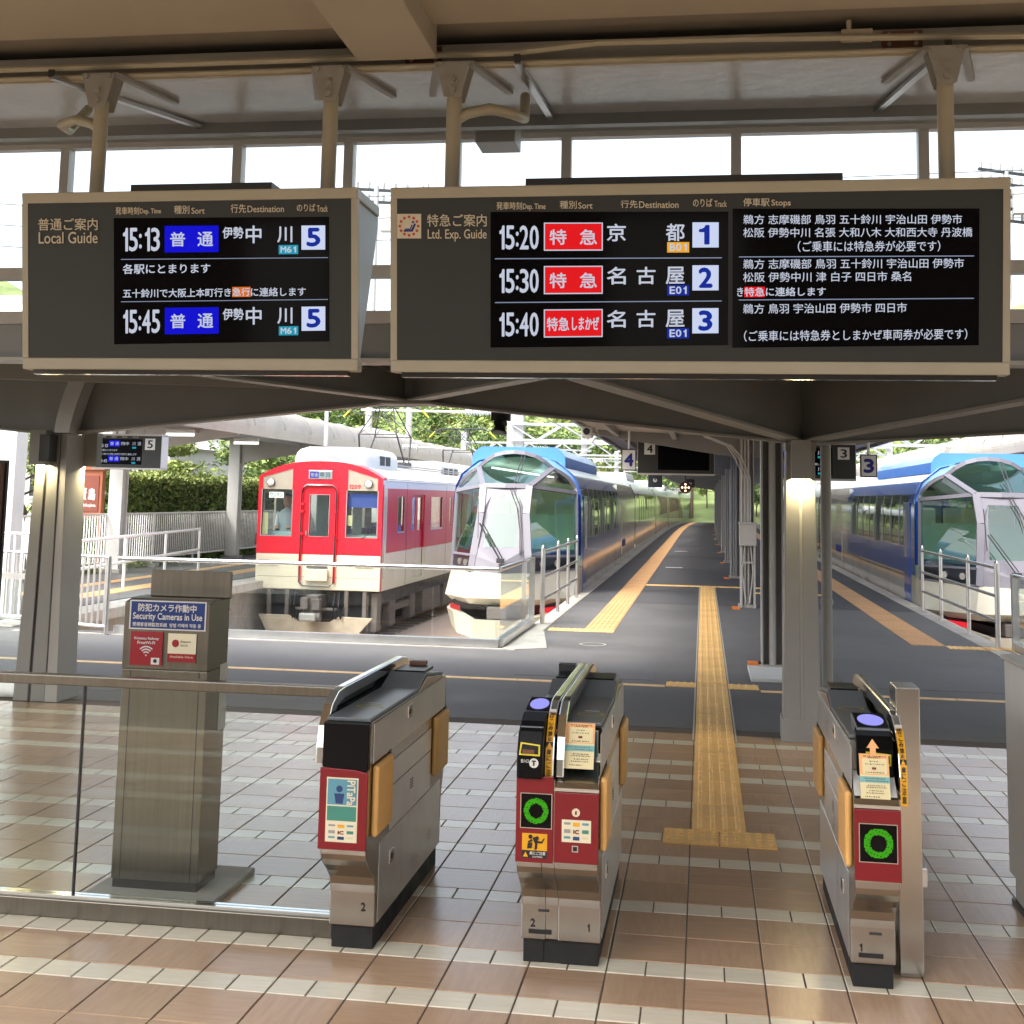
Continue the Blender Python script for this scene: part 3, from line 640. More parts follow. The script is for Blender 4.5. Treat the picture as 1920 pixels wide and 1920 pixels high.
it = [('t', '普通ご案内', 82, 190, 415, 437, B), ('t', 'Local Guide', 83, 190, 440, 461, B),
      ('t', '発車時刻', 223, 266, 395, 409, B), ('t', 'Dep. Time', 268, 306, 398, 410, B), ('t', '種別', 330, 358, 393, 408, B), ('t', 'Sort', 362, 386, 397, 408, B),
      ('t', '行先', 434, 462, 391, 407, B), ('t', 'Destination', 465, 532, 394, 406, B), ('t', 'のりば', 556, 590, 391, 405, B), ('t', 'Track', 593, 613, 394, 406, B),
      ('r', 232, 613, 490.3, 491.7, E_ln, .002, 'divider'), ('r', 232, 613, 568.3, 569.7, E_ln, .002, 'divider'),
      ('t', '各駅にとまります', 236, 396, 500, 518, E_w, .3), ('t', '五十鈴川で大阪上本町行き', 236, 434, 546, 562, E_w, .25),
      ('r', 436, 470, 544, 562.5, E_o, .002, 'service_box'), ('t', '急行', 437, 469, 546, 561, E_w, .25), ('t', 'に連絡します', 471, 572, 546, 562, E_w, .25)]
for dy, t in ((0, '15:13'), (151, '15:45')):
    it += [('t', t, 237, 303, 434+dy, 476+dy, E_w, .7, 'departure_time'), ('r', 312, 411, 430+dy, 479+dy, E_b, .002, 'service_box'), ('t', '普', 323, 350, 442+dy, 468+dy, E_w, .5), ('t', '通', 373, 401, 442+dy, 468+dy, E_w, .5),
           ('t', '伊勢', 419, 457, 433+dy, 454+dy, E_w, .4, 'destination'), ('t', '中', 462, 490, 431+dy, 463+dy, E_w, .55, 'destination'), ('t', '川', 520, 547, 433+dy, 462+dy, E_w, .55, 'destination'),
           ('r', 522, 558, 467+dy, 484+dy, E_c, .002, 'station_code_box'), ('t', 'M61', 526, 554, 470+dy, 481+dy, E_w, .45), ('r', 564, 608, 431+dy, 476+dy, E_box, .002, 'track_number_box'), ('t', '5', 575, 598, 437+dy, 469+dy, E_nb, 1.6, 'track_number')]
lay(b1, f1, it)
rect('screen', b2, m_screen, f2, 915, 1353, 405.5, 650, .001); rect('screen', b2, m_screen, f2, 1361, 1832, 400, 655, .001); rect('screen_gap', b2, m_black, f2, 1353, 1361, 404, 651, .001)
it = [('r', 747, 790, 409, 453, m_beigetxt, .002, 'seat_emblem'), ('t', '特急ご案内', 801, 908, 410, 432, B), ('t', 'Ltd. Exp. Guide', 802, 908, 437, 459, B),
      ('t', '発車時刻', 926, 972, 388, 402, B), ('t', 'Dep. Time', 974, 1015, 391, 404, B), ('t', '種別', 1041, 1072, 386, 400, B), ('t', 'Sort', 1075, 1101, 389, 400, B), ('t', '行先', 1153, 1184, 385, 399, B), ('t', 'Destination', 1187, 1260, 387, 399, B),
      ('t', 'のりば', 1287, 1323, 382, 397, B), ('t', 'Track', 1327, 1350, 386, 397, B), ('t', '停車駅', 1381, 1430, 381, 396, B), ('t', 'Stops', 1434, 1470, 384, 398, B)]
for y in (490, 569): it += [('r', 923, 1341, y-.9, y+.9, E_ln, .002, 'divider'), ('r', 1373, 1822, y-2.4, y-.6, E_ln, .002, 'divider')]
for dy, t, n, d3, code, ec in ((0, '15:20', '1', ('京', '', '都'), 'B01', E_y), (78.5, '15:30', '2', ('名', '古', '屋'), 'E01', E_nb), (157, '15:40', '3', ('名', '古', '屋'), 'E01', E_nb)):
    it += [('t', t, 932, 1002, 431+dy, 473+dy, E_w, .7, 'departure_time'), ('r', 1012, 1120, 425+dy, 476+dy, E_w, .002, 'service_box'), ('r', 1014, 1118, 427+dy, 474+dy, E_r, .003, 'service_box')]
    it += [('t', '特', 1023, 1053, 438+dy, 465+dy, E_w, .5), ('t', '急', 1078, 1109, 438+dy, 465+dy, E_w, .5)] if n != '3' else [('t', '特急', 1018, 1058, 440+dy, 464+dy, E_w, .5), ('t', 'しまかぜ', 1064, 1113, 440+dy, 463+dy, E_w, .5)]
    for g, x in zip(d3, (1128, 1183, 1237)):
        if g: it.append(('t', g, x, x+34, 428+dy, 459+dy, E_w, .55, 'destination'))
    it += [('r', 1239, 1280, 461+dy, 480+dy, ec, .002, 'station_code_box'), ('t', code, 1244, 1275, 464+dy, 477+dy, E_w, .45), ('r', 1286, 1335, 425+dy, 471+dy, E_box, .002, 'track_number_box'), ('t', n, 1299, 1322 if n != '1' else 1317, 431+dy, 465+dy, E_nb, 1.8 if n != '1' else 1.0, 'track_number')]
L1 = '鵜方 志摩磯部 鳥羽 五十鈴川 宇治山田 伊勢市'
it += [('t', L1, 1381, 1798, 411.5, 429, E_w, .12, 'stops'), ('t', '松阪 伊勢中川 名張 大和八木 大和西大寺 丹波橋', 1381, 1818, 435.5, 453, E_w, .12, 'stops'), ('t', '（ご乗車には特急券が必要です）', 1484, 1756, 460, 480, E_w, .12, 'stops'),
       ('t', L1, 1381, 1802, 493, 511, E_w, .12, 'stops'), ('t', '松阪 伊勢中川 津 白子 四日市 桑名', 1381, 1700, 517, 535, E_w, .12, 'stops'),
       ('t', 'き', 1370, 1381, 545, 561, E_w, .3), ('r', 1383, 1422, 543.5, 562.5, E_r, .002, 'service_box'), ('t', '特急', 1384, 1421, 545, 561, E_w, .3), ('t', 'に連絡します', 1424, 1537, 545, 561, E_w, .3),
       ('t', '鵜方 鳥羽 宇治山田 伊勢市 四日市', 1381, 1692, 575, 593, E_w, .12, 'stops'), ('t', '（ご乗車には特急券としまかぜ車両券が必要です）', 1383, 1809, 624, 644, E_w, .12, 'stops')]
lay(b2, f2, it)
m_dots = M('emblem_orange', s(196, 84, 44), .5)
mb = MB()
for i in range(12):
    a = i*math.pi/6; mb.poly([f2(768.5+16.5*math.cos(a)+2.7*math.cos(t), 431+16.5*math.sin(a)+2.7*math.sin(t), .004) for t in [q*math.pi/5 for q in range(10)][::-1]])
mb.build('emblem_dots', m_dots, b2)
mb = MB(); mb.poly([f2(x, y, .004) for x, y in ((759, 438), (772, 438), (778, 426), (781, 427), (775, 441), (759, 441))]); mb.poly([f2(x, y, .0042) for x, y in ((761, 435.5), (770, 435.5), (773, 428), (775, 429), (771, 437.5), (761, 437.5))]); mb.poly([f2(775.5+2.2*math.cos(t), 424+2.2*math.sin(t), .004) for t in [q*.785 for q in range(8)]])
mb.build('emblem_seat', m_navy, b2)
cmb = root('camera_box', (-1.18, 6.9, 3.8), 'grey box hanging under the window header right of the third pole', 'camera box')
MB().box(-1.29, -1.06, 6.86, 7.1, 3.80, 3.95).build('box', m_grey, cmb, bevel=.006)

# ---- smaller boards and number plates down the platforms
def small_board(x0, x1, z0, z1, y, lab, num, nx, scr, text_on, side=None, dep=.28):
    r = root('platform_board', ((x0+x1)/2, y, z0), lab, 'departure board', 'small departure boards over the platforms')
    MB().box(x0, x1, y, y+dep, z0+.02, z1-.02).build('housing', m_side, r); MB().box(x0+.01, x1-.01, y-.004, y, z0+.03, z1-.03).build('face', m_board, r)
    MB().box(x0, x1, y-.01, y+dep, z1-.03, z1).build('top_bar', m_greyl, r); MB().box(x0, x1, y-.01, y+dep, z0, z0+.03).build('bottom_bar', m_greyl, r)
    H = z1-z0; w = x1-x0
    fn = frame((x0, y-.006, z1), (w, 0, 0), (0, 0, -H), (0, -1, 0))
    rect('screen', r, m_screen, fn, scr[0], scr[1], .14, .86, 0)
    rect('number_plate', r, m_white, fn, nx, nx+.30*H/w, .12, .44, .001); text('track_number', num, r, m_ink, lambda x, y_, k: fn(x, y_, .003+k), nx+.08*H/w, nx+.23*H/w, .17, .39, .004)
    for i, t in enumerate(('発車時刻', '種別', '行先', 'のりば')):
        a = scr[0]+(scr[1]-scr[0])*(.02+.25*i); text('lettering', t, r, m_beigetxt, lambda x, y_, k: fn(x, y_, .002+k), a, a+.13*(scr[1]-scr[0]), .065, .105)
    for hx in (.3, .7): MB().tube([(x0+w*hx, y+.12, z1), (x0+w*hx, y+.12, 3.1)], .025, 8).build('hanger', m_greyl, r)
    if text_on:
        S0, S1 = scr; g = lambda a: S0+(S1-S0)*a
        for dy, t in ((.02, '15:13'), (.45, '15:45')):
            rect('service_box', r, E_b, fn, g(.22), g(.48), .16+dy, .34+dy, .001)
            for a, b_, tt in ((.03, .2, t), (.25, .34, '普'), (.37, .46, '通'), (.5, .6, '伊勢'), (.61, .69, '中'), (.77, .84, '川'), (.89, .97, '2両')):
                text('lettering', tt, r, E_w, lambda x, y_, k: fn(x, y_, .002+k), g(a), g(b_), (.20 if tt != t else .27)+dy, (.30 if tt != t else .36)+dy)
            rect('station_code_box', r, E_c, fn, g(.77), g(.86), .34+dy, .39+dy, .001)
        text('lettering', '各駅にとまります', r, E_w, lambda x, y_, k: fn(x, y_, .002+k), g(.04), g(.43), .43, .49); text('lettering', '五十鈴川で大阪上本町行き急行に連絡します', r, E_w, lambda x, y_, k: fn(x, y_, .002+k), g(.04), g(.88), .54, .60)
    return r
small_board(-11.22, -9.86, 2.16, 2.81, 22, 'small lit departure board numbered 5 over the local platform', '5', .76, (.1, .72), True)
small_board(-1.235, .21, 2.27, 2.945, 24, 'small departure board numbered 4 with a dark screen over the island', '4', .09, (.27, .93), False)
small_board(.95, 2.325, 2.146, 2.73, 20, 'small departure board numbered 3 partly behind the right pillar', '3', .80, (.05, .74), True)
def num_plate(x0, x1, z0, z1, y, n, lab):
    r = root('track_number_sign', ((x0+x1)/2, y, z0), lab, 'sign', 'hanging track number signs')
    MB().box(x0, x1, y, y+.05, z0, z1).build('frame', M('sign_frame_'+n, s(66, 42, 34), .5), r); MB().box(x0+.018, x1-.018, y-.004, y, z0+.018, z1-.018).build('plate', m_white, r)
    fn = frame((x0, y-.006, z1), (x1-x0, 0, 0), (0, 0, z0-z1), (0, -1, 0)); text('track_number', n, r, m_navy, lambda x, y_, k: fn(x, y_, k), .22, .78, .22, .78, .035)
    MB().tube([((x0+x1)/2, y+.025, z1), ((x0+x1)/2, y+.025, 3.15)], .02, 8).build('hanger', m_white, r)
num_plate(-1.41, -1.15, 2.296, 2.667, 22, '4', 'white hanging sign with a blue figure four')
num_plate(2.267, 2.508, 2.187, 2.521, 19, '3', 'white hanging sign with a blue figure three')
def speaker(x, y, z, lab):
    r = root('loudspeaker', (x, y, z), lab, 'loudspeaker', 'loudspeakers under the canopy edge')
    MB().tube([(x, y, z+.1), (x, y, 2.75)], .015, 6).build('stem', m_dark, r); MB().box(x-.08, x+.08, y-.02, y+.1, z+.03, z+.12).build('bracket', m_dark, r)
    MB().tube([(x, y-.06, z-.08), (x+.01, y-.04, z), (x, y, z+.05)], .075, 12, r2=.05).build('horn', m_dark, r, smooth=True)
speaker(-1.78, 11.0, 2.44, 'dark camera and horn hanging above the left blue train')
r = root('platform_clock_camera', (-1.84, 20.0, 2.76), 'small grey camera with a cable loop under the island canopy edge', 'camera')
MB().box(-1.93, -1.75, 20.0, 20.2, 2.76, 2.94).build('body', m_greyl, r, bevel=.02); MB().disc((-1.84, 19.995, 2.86), .055, 16).build('lens', m_black, r); MB().tube([(-1.74, 20.1, 2.94), (-1.66, 20.1, 2.82), (-1.76, 20.1, 2.68)], .012, 6).build('cable_loop', m_greyl, r)
for k, (x, y, z) in enumerate(((-1.35, 36, 2.35), (-.55, 40, 2.2), (-.6, 60, 2.6))):
    r = root('platform_monitor' if k == 0 else 'signal_lamp', (x, y, z), ('small dark monitor hanging beyond the number 4 board', 'round lit departure signal lamp hanging beyond the number 4 board', 'far dark signal box under the island canopy')[k], ('monitor', 'signal', 'signal')[k])
    if k == 1:
        MB().disc((x, y-.06, z), .19, 20).build('disc', M('signal_red', s(92, 42, 34), .5), r)
        for dx, dz in ((-.1, .0), (.1, 0), (0, .1), (0, -.1), (0, 0)): MB().disc((x+dx, y-.065, z+dz), .03, 10).build('lamp', EM('signal_amber', (1, .75, .5), 1.2) if 'signal_amber' not in bpy.data.materials else bpy.data.materials['signal_amber'], r)
    else: MB().box(x-.2, x+.2, y, y+.2, z-.2, z+.2).build('casing', m_dark, r, bevel=.02); MB().disc((x, y-.004, z), .06, 12).build('lens', m_white, r)
    MB().tube([(x, y, z), (x, y, 3.1)], .02, 6).build('hanger', m_dark, r)

# ================= TICKET GATES =================
m_top = M('gate_top', s(104, 110, 114), .30, var=.06, vs=8)
m_console = M('gate_console', (.005, .005, .006), .3, spec=.15)
m_ylw = M('gate_yellow', s(222, 206, 60), .5)
m_sty = M('sticker_yellow', s(226, 164, 24), .5)
m_stb = M('sticker_blue', s(92, 150, 168), .5); m_stg = M('sticker_green', s(66, 136, 120), .5); m_stc = M('sticker_cream', s(226, 218, 188), .5); m_std = M('sticker_navy', s(36, 62, 110), .5)
m_trim = M('silver_trim', (.6, .6, .58), .3, 1)
m_smoke = GLASS('smoked_glass', (.10, .115, .12), 1.5)
YF, YB = 4.93, 6.45
def sidewall(r, x0, x1, zt=1.0):
    """curved guard panel with a smoked window, one long steel loop"""
    out = [(4.955, .735), (4.965, .80), (4.99, .88), (5.05, .955), (5.14, zt-.005), (5.22, zt)]
    out += [(6.26, zt), (6.36, zt-.012), (6.43, zt-.05), (6.46, zt-.11)]
    inn = [(6.40, .90), (6.36, .90), (6.36, .925), (6.30, zt-.045), (5.25, zt-.045), (5.13, .945), (5.09, .91), (5.05, .735)]
    MB().prism(out+[(6.46, .86), (6.36, .86), (6.36, zt-.075), (6.2, zt-.05), (5.24, zt-.05), (5.12, .93), (5.06, .735)], 'x', x0, x1).build('guard_rail', m_chrome, r, bevel=.006)
    xm = (x0+x1)/2
    MB().prism([(5.05, .735), (5.12, .93), (5.24, zt-.052), (6.2, zt-.052), (6.36, zt-.077), (6.36, .7), (5.05, .7)], 'x', xm-.006, xm+.006).build('guard_glass', m_smoke, r)
    MB().box(x0, x1, 5.06, 6.40, .62, .90).build('guard_base', m_steel, r)
def body(r, x0, x1, boxed):
    fr = [(5.10, .09), (5.10, .22), (5.095, .25), (5.075, .285), (5.04, .315), (4.99, .35), (4.955, .38), (4.94, .405), (YF+.004, .43)]
    fr += [(YF+.004, .70), (4.95, .72), (5.08, .775), (5.10, .905)] if boxed else [(YF+.004, .733), (YF+.03, .905)]
    MB().prism([(6.34, .09)]+fr+[(5.8, .90), (5.98, .948), (6.36, .905), (6.44, .87), (6.45, .5), (6.37, .3), (6.36, .09)], 'x', x0, x1).build('cabinet', m_steel, r, bevel=.004)
    MB().box(x0+.008, x1-.008, 5.115, 6.32, 0, .09).build('plinth', m_rubber, r, bevel=.003)
    tx = [(5.11 if boxed else YF+.03, .906), (5.8, .901), (5.98, .949), (6.36, .906)]
    MB().prism(tx+[(a, c+.014) for a, c in tx[::-1]], 'x', x0+.004, x1-.004).build('top_cover', m_top, r, bevel=.003)
    MB().box(x0+.02, x1-.02, 6.0, 6.2, .955, .968).build('top_window', m_console, r)
def side_panels(r, x, sg, yo=0):
    e = .003*sg
    def P(y0, y1, z0, z1, nm='panel', mt=None): MB().box(min(x, x+e), max(x, x+e), y0, y1, z0, z1).build(nm, mt or m_steel2, r, bevel=.0015, seg=1)
    P(5.14, 5.52, .095, .405, 'lower_panel'); P(5.524, 6.33, .095, .405, 'lower_panel'); P(5.30, 6.09, .410, .585, 'middle_panel'); P(5.30, 6.09, .59, .69, 'upper_panel'); P(5.0, 6.40, .74, .895, 'top_panel')
    for y0, y1 in ((4.99, 5.25), (6.12, 6.40)):
        MB().prism([(y0, .46), (y1, .46), (y1, .735), (y0, .735)], 'x', x, x+.028*sg).build('flap', m_orange, r, bevel=.014, seg=3)
        MB().box(min(x, x+.006*sg), max(x, x+.006*sg), y1+.004, y1+.03, .45, .745).build('flap_hinge', m_dark, r)
    for y, z in ((5.62, .845), (5.35, .30)):
        MB().box(min(x, x+.006*sg), max(x, x+.006*sg), y-.035, y+.035, z-.028, z+.028).build('lock_plate', m_chrome, r, bevel=.002); MB().box(min(x, x+.008*sg), max(x, x+.008*sg), y-.018, y+.012, z-.01, z+.01).build('lock_recess', m_black, r)
    for k in range(4): MB().box(min(x, x+.004*sg), max(x, x+.004*sg), 5.66, 5.72, .50+.012*k, .505+.012*k).build('vent_slot', m_dark, r)
    fnn = frame((x+sg*.0045, 0, 0), (0, 1, 0), (0, 0, 1), (sg, 0, 0))
def ring_reader(r, x, y, z, a=.055):
    MB().disc((x, y, z), a, 24, 'z', 0, a-.007, 0, .8).build('reader_ring', m_ylw, r); MB().box(x-.03, x+.03, y+.075, y+.085, z, z+.0008).build('reader_mark', m_white, r)
def ic_sheet(r, fn, x0, x1, y0, y1):
    rect('card_sticker', r, m_stc, fn, x0, x1, y0, y1, .0024); cols_ = [m_stc, m_sty, m_stb, m_stc, m_stc, m_stg, m_stb, m_std, m_stc]
    for i in range(3):
        for j in range(3):
            a = x0+(x1-x0)*(.06+.31*i); c = y0+(y1-y0)*(.08+.31*j)
            if (i, j) == (1, 1): text('lettering', 'IC', r, m_red, lambda x, y, k: fn(x, y, .0036+k), a+.004, a+(x1-x0)*.22, c+.004, c+(y1-y0)*.22, .001)
            else: rect('card_mark', r, [m_grey, m_sty, m_stb, m_grey, m_red, m_stg, m_stb, m_std, m_beigetxt][i+3*j], fn, a+.002, a+(x1-x0)*.24, c+.003, c+(y1-y0)*(.20 if (i+j) % 2 else .14), .0034)
def green_o(r, fn, cx, cy, h, w):
    rect('indicator_bezel', r, m_trim, fn, cx-w-.003, cx+w+.003, cy-h-.003, cy+h+.003, .001); rect('indicator_screen', r, m_screen, fn, cx-w, cx+w, cy-h, cy+h, .002)
    mb = MB(); R_ = w*.80
    n = 64; mb2 = MB()
    q = .0038; k = int(R_/q)+1
    for i in range(-k, k+1):
        for j in range(-k, k+1):
            d = math.hypot(i*q, j*q)
            if .58*R_ < d < R_ and (i*7+j*13) % 17: mb.poly([fn(cx+i*q-q*.42, cy+j*q+q*.42, .003), fn(cx+i*q+q*.42, cy+j*q+q*.42, .003), fn(cx+i*q+q*.42, cy+j*q-q*.42, .003), fn(cx+i*q-q*.42, cy+j*q-q*.42, .003)])
    mb.build('indicator_ring', E_g, r, ns=False)
fr_ = lambda y: frame((0, y, 0), (1, 0, 0), (0, 0, 1), (0, -1, 0))
def fy(y):     # front plane at depth y, second coordinate counted downward from z=1
    return frame((0, y, 1), (1, 0, 0), (0, 0, -1), (0, -1, 0))
def warn_strip(r, x0, x1, y=4.953):
    fn = fy(y); n = 24
    # follows the guard's curve: short plates
    cur = [(4.953, .70), (4.953, .78), (4.965, .84), (4.99, .885), (5.04, .945), (5.08, .97)]
    def P(t):
        t *= len(cur)-1; i = min(int(t), len(cur)-2); f = t-i; return (cur[i][0]+(cur[i+1][0]-cur[i][0])*f-.003, cur[i][1]+(cur[i+1][1]-cur[i][1])*f)
    def seg(a, b_, mt, nm):
        mb = MB(); m_ = 8
        for i in range(m_):
            p, q = P(a+(b_-a)*i/m_), P(a+(b_-a)*(i+1)/m_); mb.poly([(x0, *p), (x1, *p), (x1, *q), (x0, *q)])
        mb.build(nm, mt, r)
    seg(0, .42, m_sty, 'warning_strip'); seg(.42, .50, m_ink, 'warning_mark'); seg(.50, .93, m_sty, 'warning_strip'); seg(.93, 1, m_white, 'warning_mark')
    g = lambda x, t, k=0: Vector((x, P(t)[0]-.0025-k, P(t)[1]))
    for chs, ta, tb in (('かけこみ禁止', .915, .52), ('扉にご注意', .40, .02)):
        st = (tb-ta)/len(chs)
        for i, ch in enumerate(chs): text('lettering', ch, r, m_ink, g, x0+.006, x1-.006, ta+st*i+st*.08, ta+st*(i+1)-st*.08, .0007)
    mb = MB(); xm = (x0+x1)/2; mb.poly([g(x0+.005, .425), g(x1-.005, .425), g(xm, .497)]); mb.build('warning_triangle', m_sty, r)

# gate A: left of aisle 2, blank console and card poster
ga = root('ticket_gate', (-1.38, 5.7, 0), 'left ticket gate with a card poster on its red front, beside the glass fence', 'ticket gate', 'ticket gates')
body(ga, -1.475, -1.29, False); sidewall(ga, -1.515, -1.478); side_panels(ga, -1.29, 1)
MB().prism([(-1.475, .735), (-1.29, .722), (-1.29, .905), (-1.475, .905)], 'y', YF-.004, YF+.028).build('front_cover', m_console, ga, bevel=.004)
MB().prism([(-1.482, .425), (-1.288, .425), (-1.288, .718), (-1.34, .728), (-1.482, .733)], 'y', YF-.006, YF+.003).build('red_panel', m_red, ga, bevel=.003)
fn = fy(YF-.0065); rect('card_poster', ga, m_stc, fn, -1.452, -1.325, .302, .545, .001); rect('poster_picture', ga, m_stb, fn, -1.447, -1.33, .308, .405, .002); rect('poster_picture', ga, m_stg, fn, -1.447, -1.33, .41, .465, .002); ic_sheet(ga, fn, -1.448, -1.329, .47, .542)
rot_ = lambda x, y, k: fn(-1.336-(y-0)*1., .312+(x)*1., .004+k)
text('lettering', 'PiTaPa', ga, m_stc, rot_, 0, .092, 0, .032, .001)
mb = MB(); mb.disc((-1.40, YF-.0095, .655), .013, 16); mb.poly([(-1.413, YF-.0095, .60), (-1.385, YF-.0095, .60), (-1.38, YF-.0095, .638), (-1.42, YF-.0095, .638)]); mb.build('poster_figure', m_std, ga)
text('gate_number', '2', ga, m_ink, lambda x, y, k: fy(5.098)(x, y, k), -1.345, -1.328, .82, .85, .001); ring_reader(ga, -1.375, 5.25, .9195)
MB().box(-1.43, -1.35, 6.2, 6.25, .9, .985).build('rear_display', m_brown, ga)
# gate B: between the aisles
gb = root('ticket_gate', (-.54, 5.7, 0), 'middle ticket gate between the two aisles, with green ring and caution sticker', 'ticket gate', 'ticket gates')
body(gb, -.70, -.604, False); MB().prism([(6.34, .095), (5.102, .095), (5.102, .22), (5.097, .25), (5.077, .285), (5.042, .315), (4.992, .35), (4.957, .38), (4.942, .405), (4.936, .43), (4.936, .73), (6.34, .73)], 'x', -.6035, -.5565).build('centre_spine', m_steel, gb); MB().box(-.612, -.548, 5.12, 6.31, 0, .094).build('plinth', m_rubber, gb); body(gb, -.556, -.39, True)
for o in gb.children: pass
sidewall(gb, -.60, -.565); sidewall(gb, -.560, -.525); side_panels(gb, -.39, 1)
MB().prism([(4.90, .735), (4.965, .735), (5.08, .90), (5.08, .96), (5.0, .935), (4.94, .905), (4.905, .83)], 'x', -.702, -.602).build('ticket_console', m_console, gb, bevel=.008)
fn = fy(4.902)
def slot(r, x0, x1, zc, y, tilt=.012):
    h = .024; w = (x1-x0)
    mb = MB(); a = [(x0, zc-h), (x1, zc-h-.002), (x1, zc+h*.7), (x0+w*.08, zc+h)]; c = [(x0+.006, zc-h+.006), (x1-.006, zc-h+.005), (x1-.006, zc+h*.7-.005), (x0+w*.08+.006, zc+h-.006)]
    for i in range(4):
        j = (i+1) % 4; mb.poly([(a[i][0], y, a[i][1]), (a[j][0], y, a[j][1]), (c[j][0], y-.001, c[j][1]), (c[i][0], y-.001, c[i][1])])
    mb.build('slot_ring', m_ylw, r); MB().poly([(p[0], y+.001, p[1]) for p in c]).build('ticket_slot', m_black, r); MB().box(x0+.014, x1-.022, y-.003, y+.0005, zc-h+.006, zc-.002).build('slot_roller', m_brown, r)
slot(gb, -.693, -.612, .847, 4.899)
text('lettering', '投入口', gb, m_white, lambda x, y, k: fn(x, y, k), -.685, -.655, .192, .205, .0004); MB().disc((-.635, 4.8995, .795), .018, 20).build('ticket_mark', m_white, gb); MB().poly([(-.643, 4.8985, .80), (-.643, 4.8985, .805), (-.627, 4.8985, .805), (-.627, 4.8985, .80), (-.632, 4.8985, .80), (-.632, 4.8985, .785), (-.638, 4.8985, .785), (-.638, 4.8985, .80)]).build('ticket_arrow', m_ink, gb)
def reader(r, x0, x1, y0, y1, z0, z1):
    MB().prism([(y0, z0-.03), (y1, z0-.03), (y1, z1), (y0, z0)], 'x', x0, x1).build('reader_block', m_top, r, bevel=.004)
    d = Vector((0, y1-y0, z1-z0)); n = Vector((0, -(z1-z0), y1-y0)).normalized(); O = Vector(((x0+x1)/2, (y0+y1)/2, (z0+z1)/2))+n*.0015; ey = d.normalized()
    mb = MB(); a = (x1-x0)*.39; c_ = d.length*.36
    W2, H2 = (x1-x0)*.47, d.length*.45
    MB().poly([O+Vector((W2*i, 0, 0))+ey*H2*j for i, j in ((-1, -1), (1, -1), (1, 1), (-1, 1))]).build('reader_pad', m_console, r)
    mb.poly([O+n*.0012+Vector((a*math.cos(t), 0, 0))+ey*c_*math.sin(t) for t in [q*math.pi/16 for q in range(32)]]); mb.build('reader_glow', E_ic, r)
reader(gb, -.70, -.602, 5.085, 5.27, .955, .985)
MB().box(-.704, -.560, YF-.005, YF+.003, .425, .742).build('red_panel', m_red, gb, bevel=.003)
fn = fy(YF-.0055); green_o(gb, fn, -.626, .385, .062, .058)
rect('caution_sticker', gb, m_sty, fn, -.678, -.582, .468, .558, .001); rect('caution_band', gb, m_ink, fn, -.678, -.582, .53, .558, .002); text('lettering', '扉にご注意', gb, m_white, lambda x, y, k: fn(x, y, .003+k), -.648, -.588, .533, .545, .0004); text('lettering', 'CAUTION', gb, m_white, lambda x, y, k: fn(x, y, .003+k), -.638, -.6, .549, .555, .0002)
mb = MB(); Z = lambda a, c: fn(-.630+a, .498+c, .003)
mb.poly([Z(-.016+.008*math.cos(t), -.018+.008*math.sin(t)) for t in [q*.52 for q in range(12)]])
for pts in (((-.008, -.014), (.012, -.022), (.018, -.012), (.0, .004)), ((.0, .0), (.012, -.006), (.010, .026), (.0, .03), (.002, .01)), ((.01, -.004), (.026, -.002), (.036, -.016), (.039, -.013), (.029, .005), (.01, .004)), ((-.012, -.01), (-.026, .0), (-.022, .006), (-.006, -.004)), ((-.026, .006), (-.008, .002), (-.010, .024), (-.028, .026))): mb.poly([Z(*p) for p in pts])
mb.build('caution_figure', m_ink, gb); MB().poly([fn(-.674, .554, .003), fn(-.654, .554, .003), fn(-.664, .535, .003)]).build('caution_triangle', m_sty, gb)
warn_strip(gb, -.598, -.570)
MB().box(-.557, -.388, YF-.005, YF+.003, .43, .688).build('red_panel', m_red, gb, bevel=.003); MB().box(-.557, -.388, YF-.006, YF+.003, .692, .704).build('panel_trim', m_trim, gb)
MB().disc((-.474, YF-.008, .617), .016, 18).build('key_lock', m_chrome, gb); MB().box(-.477, -.471, YF-.0095, YF-.008, .61, .622).build('key_slit', m_ink, gb)
fn = fy(YF-.0055); ic_sheet(gb, fn, -.527, -.416, .41, .492); rect('sensor_bezel', gb, m_trim, fn, -.488, -.464, .504, .528, .001); rect('sensor', gb, m_ink, fn, -.484, -.468, .508, .524, .002)
MB().box(-.553, -.392, 5.085, 5.099, .775, .905).build('front_cover', m_console, gb); fn = fy(5.084); rect('card_poster', gb, m_stc, fn, -.543, -.405, .105, .225, .001); rect('poster_picture', gb, m_stb, fn, -.538, -.41, .11, .22, .002); rect('poster_picture', gb, m_std, fn, -.50, -.46, .14, .20, .003)
text('gate_number', '2', gb, m_ink, lambda x, y, k: fy(5.098)(x, y, k), -.663, -.645, .835, .862, .001); text('gate_number', '1', gb, m_ink, lambda x, y, k: fy(5.098)(x, y, k), -.44, -.432, .84, .866, .001)
MB().box(-.67, -.58, 5.0975, 5.0995, .112, .128).build('maker_plate', m_ink, gb); MB().box(-.633, -.59, 5.0975, 5.0995, .195, .204).build('serial_plate', m_dark, gb)
ring_reader(gb, -.455, 5.30, .9195); MB().box(-.69, -.61, 6.2, 6.26, .9, 1.0).build('rear_display', m_dark, gb)
